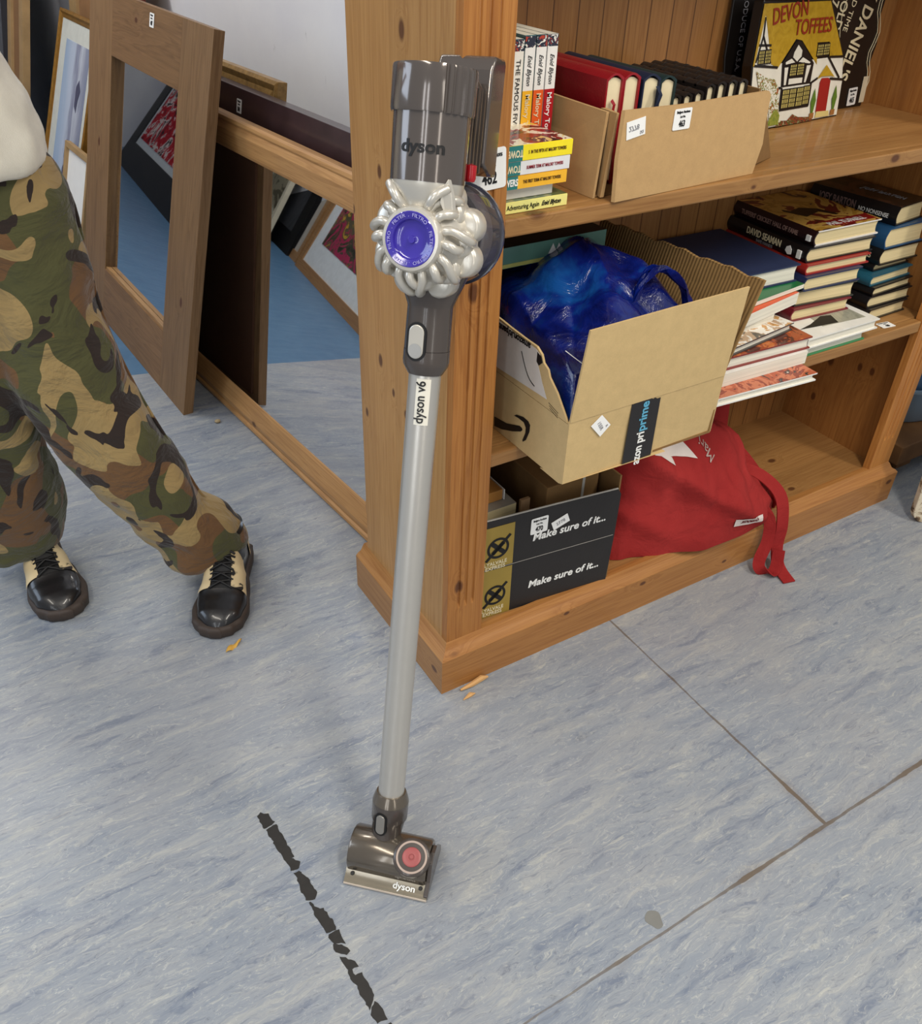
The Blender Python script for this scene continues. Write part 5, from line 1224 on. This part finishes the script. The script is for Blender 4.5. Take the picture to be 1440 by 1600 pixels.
# wand
MB().lathe([(0.0198,-0.03),(0.0203,0.30),(0.0208,0.66)], n=48).obj('wand', TUBE, vc, smooth=60)
def cyl_text(name, s, size, mt, parent, r, z, ang0, cy=0.0, vertical=False, **k):
    """lettering wrapped on a cylinder (axis z through (0, cy)); ang0 measured from -y towards +x"""
    me = text_mesh(s, size, **k); me.materials.clear(); me.materials.append(mt)
    bm = bmesh.new(); bm.from_mesh(me)
    for v in bm.verts:
        a, h, o = (v.co.x, v.co.y, v.co.z) if not vertical else (-v.co.y, v.co.x, v.co.z)
        t = ang0+a/r; rr = r+0.0006+o
        v.co = V(rr*math.sin(t), cy-rr*math.cos(t), z+h)
    bm.to_mesh(me); bm.free(); ob = bpy.data.objects.new(name, me); COL.objects.link(ob); ob.parent = parent; return ob
# paper sticker on the wand
b = MB(); R_ = 0.0212
a0, a1 = 0.0-0.10, 0.80
b.grid(10, 2, lambda u_, v_: V(R_*math.sin(a0+(a1-a0)*u_), -R_*math.cos(a0+(a1-a0)*u_), 0.587+0.060*v_))
stt = b.obj('model_sticker', flat('clear_sticker', srgb(226, 222, 208), 0.4), vc, fix=True)
cyl_text('lettering', 'dyson v6', 0.0175, M['black'], stt, 0.0214, 0.617, 0.22, vertical=True, sx=0.88, bold=0.01)
# upper collar (wand meets machine)
b = MB()
def sec(z, rx, ry, oy=0.0, ox=0.0, n=40, p=1.0): return [V(ox+rx*math.copysign(abs(math.cos(2*PI*i/n))**p, math.cos(2*PI*i/n)), oy+ry*math.copysign(abs(math.sin(2*PI*i/n))**p, math.sin(2*PI*i/n)), z) for i in range(n)]
b.loft([sec(0.651,.0225,.0225), sec(0.662,.0290,.029), sec(0.668,.0298,.030), sec(0.682,.0294,.030)]); b.obj('collar_ring', GREYD, vc, smooth=40)
b = MB(); b.loft([sec(0.6825,.0292,.0298), sec(0.735,.0285,.0295), sec(0.738,.0292,.030), sec(0.752,.035,.034), sec(0.775,.045,.036), sec(0.80,.048,.036)]); b.obj('collar', GREYD, vc, smooth=40)
def stadium(cx, cz, w, h, y, n=12):
    r = w/2; pts = []
    for i in range(n+1): a = PI*i/n; pts.append(V(cx+r*math.cos(a), y, cz+h/2-r+r*math.sin(a)))
    for i in range(n+1): a = PI+PI*i/n; pts.append(V(cx+r*math.cos(a), y, cz-h/2+r+r*math.sin(a)))
    return pts
def button(parent, cx, cz, w, h, y, m1, m2, ang=0.0):
    M_ = Matrix.Rotation(ang, 4, 'Z')
    o1 = MB().prism(stadium(cx, cz, w+0.006, h+0.006, y), (0, 0.006, 0)).obj('button_surround', M['black'], parent, mat=M_)
    o2 = MB().prism(stadium(cx, cz, w, h, y-0.0015), (0, 0.006, 0)).obj('release_button', m1, parent, bevel=0.001, mat=M_)
    if m2: MB().lathe([(0.0, -0.0006), (w*0.42, -0.0006), (w*0.45, 0.0005)], (cx, y-0.0015, cz-h/2+w/2), (0, -1, 0), 24).obj('button_dimple', m2, o2)
button(vc, -0.003, 0.694, 0.020, 0.042, -0.0305, SILV, flat('grey_dimple', srgb(160,160,158), 0.3), 0.0)
# cyclone silver body and flower
CZ = 0.816
b = MB(); b.lathe([(0.050,0.005),(0.054,-0.01),(0.054,-0.035),(0.044,-0.055),(0.038,-0.066)][::-1], (0,0,CZ), (0,1,0), 48)
b.obj('cyclone_core', SILV, vc, smooth=40)
b = MB(); b.loft([sec(0.830,.030,.024,-.036), sec(0.845,.034,.030,-.037), sec(0.860,.0395,.036,-.039), sec(0.870,.0425,.0415,-.040), sec(0.8795,.0430,.043,-.040)]); b.obj('silver_neck', SILV, vc, smooth=40)
nL = 8
for k in range(nL):
    a = 2*PI*(k+0.5)/nL
    c = V(0.050*math.sin(a), -0.026, CZ+0.050*math.cos(a))
    MB().lathe([(0.0,-0.0085),(0.0150,-0.0080),(0.0190,-0.0055),(0.0208,-0.001),(0.0208,0.016)], c, (0,1,0), 28).obj('cyclone_lobe', SILV, vc, smooth=60)
for k in range(nL):
    a = 2*PI*k/nL
    c = V(0.043*math.sin(a), -0.038, CZ+0.043*math.cos(a))
    MB().lathe([(0.0,-0.0085),(0.0130,-0.0080),(0.0165,-0.0055),(0.0180,-0.001),(0.0180,0.02)], c, (0,1,0), 28).obj('cyclone_lobe', SILV, vc, smooth=60)
for k in range(2*nL):
    a = PI*(k+0.10)/nL; big = (k % 2 == 1); sg_ = 1 if math.sin(a) >= 0 else -1
    if k == 0: continue
    tw = (0.30 if big else 0.10)*sg_
    def pp(r, yy, da): return V(r*math.sin(a+da), yy, CZ+r*math.cos(a+da))
    if big: path = [pp(.031,-.060,0), pp(.038,-.066,0.02*sg_), pp(.047,-.064,tw*0.25), pp(.056,-.057,tw*0.7), pp(.0615,-.046,tw), pp(.060,-.032,tw*1.1)]
    else: path = [pp(.031,-.062,0), pp(.038,-.068,0.0), pp(.045,-.068,tw*0.3), pp(.051,-.062,tw), pp(.053,-.048,tw)]
    pt = pth3(path, 5); MB().tube(pt, [0.0054 if i < len(pt)-3 else 0.0054-(i-len(pt)+3)*0.0010 for i in range(len(pt))], 14).obj('cyclone_pipe', SILV, vc, smooth=180)
for sx_ in (-1, 1):
    pt = pth3([V(sx_*0.013,-.064,CZ+.033), V(sx_*0.020,-.074,CZ+.042), V(sx_*0.027,-.074,CZ+.051), V(sx_*0.036,-.064,CZ+.058)], 5)
    MB().tube(pt, 0.0054, 14).obj('cyclone_pipe', SILV, vc, smooth=180)
MB().prism([(0.030,-0.070,0.872),(0.036,-0.068,0.884),(0.041,-0.064,0.866),(0.043,-0.060,0.846),(0.034,-0.064,0.846),(0.029,-0.069,0.858)], (0.002,0.006,0)).obj('silver_tab', SILV, vc, bevel=0.001)
# hub and purple filter cap
b = MB(); b.lathe([(0.037,-0.066),(0.037,-0.074),(0.0345,-0.078),(0.031,-0.0785),(0.031,-0.07)][::-1], (0,0,CZ), (0,1,0), 56, cap=False)
b.obj('hub_ring', SILV, vc, smooth=40)
b = MB(); b.lathe([(0.0,-0.0745),(0.004,-0.0745),(0.0045,-0.072),(0.014,-0.0695),(0.021,-0.0725),(0.0225,-0.0765),(0.030,-0.0795),(0.0315,-0.078),(0.0315,-0.068)][::-1], (0,0,CZ), (0,1,0), 56, cap=False)
pc = b.obj('filter_cap', PURP, vc, smooth=40)
me = text_mesh('FILTER  .  FILTRO  .  FILTER  .  FILTRO  .  FILTER  .  FILTRO  .', 0.0054, space=1.0)
xs_ = [v.co.x for v in me.vertices]; wdt = max(xs_)-min(xs_)
for v in me.vertices:
    a = 2*PI*0.985*(v.co.x/wdt); rr = 0.0265+v.co.y; v.co = V(rr*math.sin(a), -0.0790-v.co.z, CZ+rr*math.cos(a))
me.materials.clear(); me.materials.append(flat('pale_lilac_ink', srgb(170,165,225), 0.4)); ob = bpy.data.objects.new('lettering', me); COL.objects.link(ob); ob.parent = pc
# motor housing: grey cylinder with ribbed cap
b = MB(); b.lathe([(0.0435,0.879),(0.0440,0.95)], (0,-0.040,0), n=64); b.obj('motor_housing', GREY, vc, smooth=40)
b = MB(); n_ = 160; rings = []
for z, k in ((0.950,0.98),(0.9535,1.0),(0.995,1.0),(0.998,0.985)):
    rg = []
    for i in range(n_):
        a = 2*PI*i/n_; rib = 0.0
        aa = (a+PI) % (2*PI)-PI     # from -y towards +x
        if (0.55 < aa < 1.7) or (-1.7 < aa < -1.0): rib = -0.0022 if (math.sin(aa*30) > 0.2) else 0.0
        r_ = 0.0478*k+rib; rg.append(V(r_*math.sin(a), -0.040-r_*math.cos(a), z))
    rings.append(rg)
b.loft(rings); b.obj('ribbed_cap', GREY, vc, smooth=30)
cyl_text('lettering', 'dyson', 0.0185, M['black'], vc, 0.0436, 0.914, 0.20, cy=-0.040, bold=0.03, sx=1.18)
# bin behind
b = MB(); b.lathe([(0.060,-0.010),(0.0615,-0.004),(0.0615,0.062),(0.058,0.066)], (0.002,0,CZ+0.006), (0,1,0), 56, cap=True)
b.obj('dust_bin', CLR, vc, smooth=40)
b = MB(); b.lathe([(0.0615,0.0605),(0.0640,0.0610),(0.0640,0.0665),(0.0615,0.067)], (0.002,0,CZ+0.006), (0,1,0), 56, cap=True)
b.obj('bin_rim', flat('smoke_rim', srgb(60,62,76), 0.2, coat=0.4), vc, smooth=40)
b = MB(); b.lathe([(0.040,-0.008),(0.040,0.05),(0.034,0.058)], (0.002,0,CZ+0.006), (0,1,0), 48)
b.obj('bin_shroud', flat('mesh_shroud', srgb(130,128,134), 0.4, metal=0.3), vc, smooth=40)
# handle and battery behind the motor
b = MB(); prof = [(0.033,0.890),(0.033,1.012),(0.042,1.027),(0.100,1.027),(0.106,1.020),(0.106,0.898),(0.100,0.890)]
b.prism([(-0.036, y, z) for y, z in [(0.046,0.905),(0.046,1.010),(0.056,1.026),(0.090,1.028),(0.095,1.022),(0.095,0.893),(0.070,0.893)]], (0.072, 0, 0))
b.obj('battery_handle', GREY, vc, bevel=0.003, smooth=30)
b = MB(); b.loft([sec(0.884,.020,.026,.014,.012), sec(0.93,.020,.028,.014,.014), sec(0.985,.022,.030,.014,.014), sec(0.996,.018,.026,.014,.012)]); b.obj('handle_grip', GREYD, vc, smooth=40)
for k in range(4): MB().box(0.0345+0.0, 0.0365, -0.008+0.012*k, -0.004+0.012*k, 0.895, 0.985).obj('grip_rib', GREYD, vc)
b = MB(); b.lathe([(0.0,0),(0.005,0),(0.0065,0.004),(0.0065,0.018),(0.0,0.020)], (0.041, -0.010, 0.884), (0,0,1), 20); b.obj('red_release_catch', flat('glossy_red', srgb(170, 16, 28), 0.2, coat=0.4), vc, smooth=50)
# lower neck joint
b = MB(); b.loft([sec(0.006,.0222,.0222), sec(0.002,.0245,.0245), sec(-0.010,.0280,.0280)]); b.obj('neck_collar', BRNZ, vc, smooth=40)
b = MB(); b.loft([sec(-0.0102,.0280,.0280), sec(-0.040,.0276,.0280), sec(-0.0425,.0255,.026), sec(-0.065,.0232,.0245,-.004,-.001), sec(-0.085,.0205,.022,-.011,-.002), sec(-0.103,.0165,.018,-.020,-.003), sec(-0.119,.0105,.012,-.029,-.004), sec(-0.128,.004,.005,-.035,-.005)]); b.obj('neck', GREYD, vc, smooth=60)
button(vc, -0.002, -0.038, 0.014, 0.034, -0.0290, flat('brushed_button', srgb(150,146,140), 0.3, metal=0.5), None)
# floor head
hx, hy = V(0.719, -0.695, 0), V(0.695, 0.719, 0)
HW = frame_m(V(-0.243, -0.268, 0.0015), hx, hy, Z)
hd = bpy.data.objects.new('cleaner_head', None); COL.objects.link(hd); hd.parent = vc; hd.matrix_basis = HM.inverted() @ HW
def arc_sec(x, r=0.033, zc=0.030):
    pts = [V(x, 0.036, 0.004), V(x, -0.030, 0.004)]
    for i in range(20): a = math.radians(190-200*i/19); pts.append(V(x, r*math.cos(a)*1.05, zc+r*math.sin(a)))
    return pts
b = MB(); b.loft([arc_sec(-0.066, 0.031), arc_sec(-0.063), arc_sec(0.055), arc_sec(0.058, 0.031)]); b.obj('roller_housing', BRNZ, hd, smooth=40)
b = MB(); b.prism([V(0.0585, y, z) for y, z in [(-0.046,0.0),(0.044,0.0),(0.044,0.012),(0.030,0.030),(0.016,0.052),(0.0,0.056),(-0.016,0.050),(-0.030,0.022),(-0.046,0.010)]], (0.0065,0,0)); b.obj('end_cap', GREYD, hd, bevel=0.0015)
b = MB(); b.loft([[V(x, -0.028, 0.0), V(x, -0.048, 0.0), V(x, -0.048, 0.005), V(x, -0.044, 0.008), V(x, -0.034, 0.0135), V(x, -0.028, 0.021)] for x in (-0.067, 0.064)]); b.obj('front_lip', flat('champagne_plastic', srgb(142, 132, 114), 0.2, metal=0.6, coat=0.5), hd, smooth=30)
MB().box(-0.067, 0.064, -0.0492, -0.0475, 0.001, 0.0045).obj('lip_strip', flat('pale_strip', srgb(206,192,176), 0.3), hd)
for x in (-0.056, 0.052): MB().lathe([(0.0,0.0),(0.0028,0.0),(0.0032,-0.0008)][::-1], (x, -0.0370, 0.0145), (0,-0.45,0.9), 16).obj('screw', M['black'], hd)
lt = text('lettering', 'dyson', 0.0135, M['white'], hd, (0.027, -0.0395, 0.0118), (1,0,0), (0,0.87,0.48), bold=0.02, sx=1.1)
tc_ = V(0.034, -0.020, 0.064); ta = V(0.06, -0.42, 0.9).normalized()
b = MB(); b.lathe([(0.026,-0.040),(0.0285,-0.006),(0.0280,0.0),(0.026,0.002),(0.022,0.0028)], tc_, ta, 48); b.obj('turbine_cap', GREYD, hd, smooth=40)
b = MB(); b.lathe([(0.0205,0.0030),(0.0235,0.0030),(0.0235,0.0020)], tc_, ta, 48, cap=False); b.obj('cap_ring', flat('pale_ring', srgb(176,156,144), 0.35), hd)
b = MB(); b.lathe([(0.0145,0.0030),(0.0205,0.0032),(0.0205,0.0026)], tc_, ta, 48, cap=False); b.obj('cap_ring', GREYD, hd)
b = MB(); b.lathe([(0.0145,0.0024),(0.0140,0.0040),(0.0120,0.0046),(0.0045,0.0040),(0.004,0.0030),(0.0028,0.0030),(0.0026,0.0046),(0.0,0.0046)], tc_, ta, 40); b.obj('turbine_button', flat('dusty_red_plastic', srgb(158, 78, 78), 0.35), hd, smooth=30)

# ================================================================= FLOOR BITS
TAPE = flat('worn_black_floor_tape', srgb(42, 40, 38), 0.6, var=0.15, vscale=60)
tp_ = thing('floor_tape', 'worn strip of black tape torn into pieces on the floor by the cleaner head', 'tape')
PCS = [[(-0.396,-0.076),(-0.389,-0.072),(-0.384,-0.078),(-0.377,-0.081),(-0.378,-0.091),(-0.375,-0.102),(-0.395,-0.105)],
[(-0.393,-0.108),(-0.375,-0.106),(-0.373,-0.152),(-0.371,-0.176),(-0.376,-0.175),(-0.368,-0.189),(-0.373,-0.198),(-0.386,-0.195),(-0.384,-0.185),(-0.388,-0.177),(-0.391,-0.135),(-0.389,-0.134),(-0.393,-0.121)],
[(-0.384,-0.201),(-0.375,-0.201),(-0.368,-0.22),(-0.366,-0.249),(-0.372,-0.257),(-0.385,-0.252),(-0.386,-0.236),(-0.383,-0.212)],
[(-0.382,-0.258),(-0.38,-0.258),(-0.378,-0.268),(-0.368,-0.277),(-0.365,-0.294),(-0.363,-0.303),(-0.365,-0.316),(-0.379,-0.315),(-0.381,-0.3),(-0.383,-0.278),(-0.382,-0.27)],
[(-0.377,-0.317),(-0.362,-0.318),(-0.363,-0.342),(-0.376,-0.333),(-0.379,-0.322)],
[(-0.379,-0.335),(-0.375,-0.334),(-0.362,-0.349),(-0.362,-0.356),(-0.367,-0.358),(-0.38,-0.346)],
[(-0.378,-0.355),(-0.361,-0.371),(-0.361,-0.381),(-0.37,-0.381),(-0.37,-0.39),(-0.36,-0.392),(-0.359,-0.405),(-0.358,-0.427),(-0.373,-0.442),(-0.376,-0.417),(-0.374,-0.405),(-0.377,-0.392),(-0.376,-0.374)],
[(-0.373,-0.445),(-0.361,-0.435),(-0.356,-0.45),(-0.358,-0.466),(-0.372,-0.463),(-0.375,-0.454)], [(-0.37,-0.470),(-0.356,-0.472),(-0.354,-0.50),(-0.372,-0.498)]]
def rough_poly(P, amp=0.0012, st=0.004):
    out = []
    for i in range(len(P)):
        a, c = V(*P[i], 0), V(*P[(i+1) % len(P)], 0); k = max(1, int((c-a).length/st))
        for j in range(k): q = a.lerp(c, j/k); out.append((q.x+random.uniform(-amp, amp), q.y+random.uniform(-amp, amp)))
    return out
for P_ in PCS: MB().prism([(x, y, 0.0002) for x, y in rough_poly(P_)], (0, 0, 0.0005)).obj('tape_piece', TAPE, tp_)
YEL = flat('dry_yellow_petal', srgb(206, 160, 70), 0.6)
tag(MB().grid(8, 5, lambda u_, v_: V(-0.316+0.036*u_+0.004*v_, 0.309+0.012*u_+(v_-0.5)*0.016*math.sin(PI*(0.15+0.8*u_)), 0.0015+0.006*math.sin(PI*v_)*u_+0.003*math.sin(9*u_))).obj('dry_petal', YEL, smooth=180), 'curled yellow scrap of dry petal on the floor by the right boot toe', 'petal')
SPL = flat('raw_wood_splinter', srgb(206, 160, 104), 0.7)
tag(MB().tube([(0.035,-0.012,0.004),(0.06,-0.011,0.005),(0.085,-0.008,0.007),(0.098,-0.010,0.006)], [0.002,0.005,0.006,0.002], 7).obj('wood_splinter', SPL), 'long pale wood splinter lying against the bookcase plinth', 'splinter')
tag(MB().tube([(0.028,-0.034,0.002),(0.046,-0.030,0.003),(0.056,-0.031,0.002)], [0.001,0.005,0.001], 6).obj('wood_splinter', SPL), 'small wood chip on the floor in front of the plinth corner', 'splinter')
for (x, y, r_, lab) in [(-0.037,1.172,.008,'pale crumb on the floor in the gap by the brown framed mirror'), (1.36,0.045,.012,'knot of fluff by the right foot of the bookcase')]:
    b = MB(); b.grid(12, 8, lambda u_, v_: V(x+r_*math.cos(PI*(v_-.5))*math.cos(2*PI*u_)*(1+.4*fbm((u_*6, v_*6, x))), y+r_*math.cos(PI*(v_-.5))*math.sin(2*PI*u_), max(0.0004, r_*0.5+r_*0.5*math.sin(PI*(v_-.5))*(1+.5*fbm((v_*5, u_*5, y))))))
    tag(b.obj('crumb', flat('crumb_tan', srgb(176,156,120), 0.8), smooth=180), lab, 'crumb')
b = MB(); b.prism([(0.052+0.012*math.cos(a)*(1+.2*math.sin(3*a)), -0.544+0.015*math.sin(a), 0.0001) for a in [2*PI*i/18 for i in range(18)]], (0,0,0.0004))
tag(b.obj('gum_spot', flat('trodden_gum', srgb(120,120,116), 0.7)), 'grey trodden gum spot on the floor near the long seam', 'gum')

# ================================================================= RIGHT OF THE BOOKCASE
PAL = flat('rough_brown_board', srgb(120, 84, 48), 0.7, var=0.2, vscale=10)
pl = thing('low_platform', 'low brown wooden platform on the floor right of the bookcase', 'platform')
MB().box(1.40, 2.3, 0.05, 0.7, 0.045, 0.10).obj('platform_top', PAL, pl, bevel=0.003)
for x in (1.46, 2.15): MB().box(x, x+0.06, 0.08, 0.66, 0.0, 0.045).obj('runner', PAL, pl)
def tub_mat(name, col):
    m, nt, b = newmat(name); N = NT(nt); setp(b, 0.25, 0, 0.5, 0.25, 0.2)
    f = N.noise(N.coord(), 8, 2); c = srgb(*col); N.link(N.ramp(f, [(0.3, tuple(v*.8 for v in c[:3])+(1,)), (0.7, c)]), b.inputs['Base Color']); return m
for k, (z, col, lab) in enumerate(((0.101, (160,186,210), 'pale blue plastic tub on the platform, lowest of the three'), (0.175, (110,150,196), 'blue plastic tub nested in the lowest one'), (0.245, (176,184,192), 'grey clear plastic tub on top of the blue ones'))):
    R_ = 0.185
    b = MB(); b.lathe([(0.0,0),(R_*0.86,0),(R_*0.90,0.01),(R_,0.10),(R_*1.05,0.102),(R_*1.05,0.108),(R_*0.985,0.108),(R_*0.885,0.014),(0.0,0.008)], (1.60, 0.27, z), n=56, cap=False)
    tag(b.obj('plastic_tub', tub_mat('tub_plastic_%d' % k, col), smooth=35), lab, 'tub')
def peel():
    m, nt, b = newmat('peeling_white_paint'); N = NT(nt); setp(b, 0.6, 0, 0.3)
    f = N.noise(N.coord(), 28, 5, 0.7, 0.6)
    N.link(N.ramp(f, [(0.36, srgb(60, 50, 42)), (0.42, srgb(128, 104, 78)), (0.48, srgb(206, 194, 170)), (0.8, srgb(222, 214, 196))]), b.inputs['Base Color']); return m
PE = peel()
rp = thing('enamel_panel', 'rusty peeling white panel with rounded corner standing at the right edge', 'panel', frame_m((1.283,-0.095,0), V(0.85,-0.527,0), V(0.05,0.08,0.995).normalized(), V(0.85,-0.527,0).cross(V(0.05,0.08,0.995)).normalized()))
def rrect(x0, x1, y0, y1, r):
    pts = []
    for cx, cy, a0 in ((x1-r, y1-r, 0), (x0+r, y1-r, 90), (x0+r, y0+r, 180), (x1-r, y0+r, 270)):
        for k in range(6): a = math.radians(a0+18*k); pts.append((cx+r*math.cos(a), cy+r*math.sin(a)))
    return pts
MB().prism([(x, y, -0.02) for x, y in rrect(0, 0.5, 0, 0.6, 0.03)], (0,0,0.02)).obj('outer_rim', PE, rp, bevel=0.002)
MB().prism([(x, y, 0.0002) for x, y in rrect(0.026, 0.474, 0.022, 0.57, 0.02)], (0,0,0.0015)).obj('dark_border', flat('dark_rust', srgb(36,32,30), 0.6), rp)
MB().prism([(x, y, 0.0018) for x, y in rrect(0.040, 0.46, 0.036, 0.55, 0.02)], (0,0,0.002)).obj('inner_panel', PE, rp)
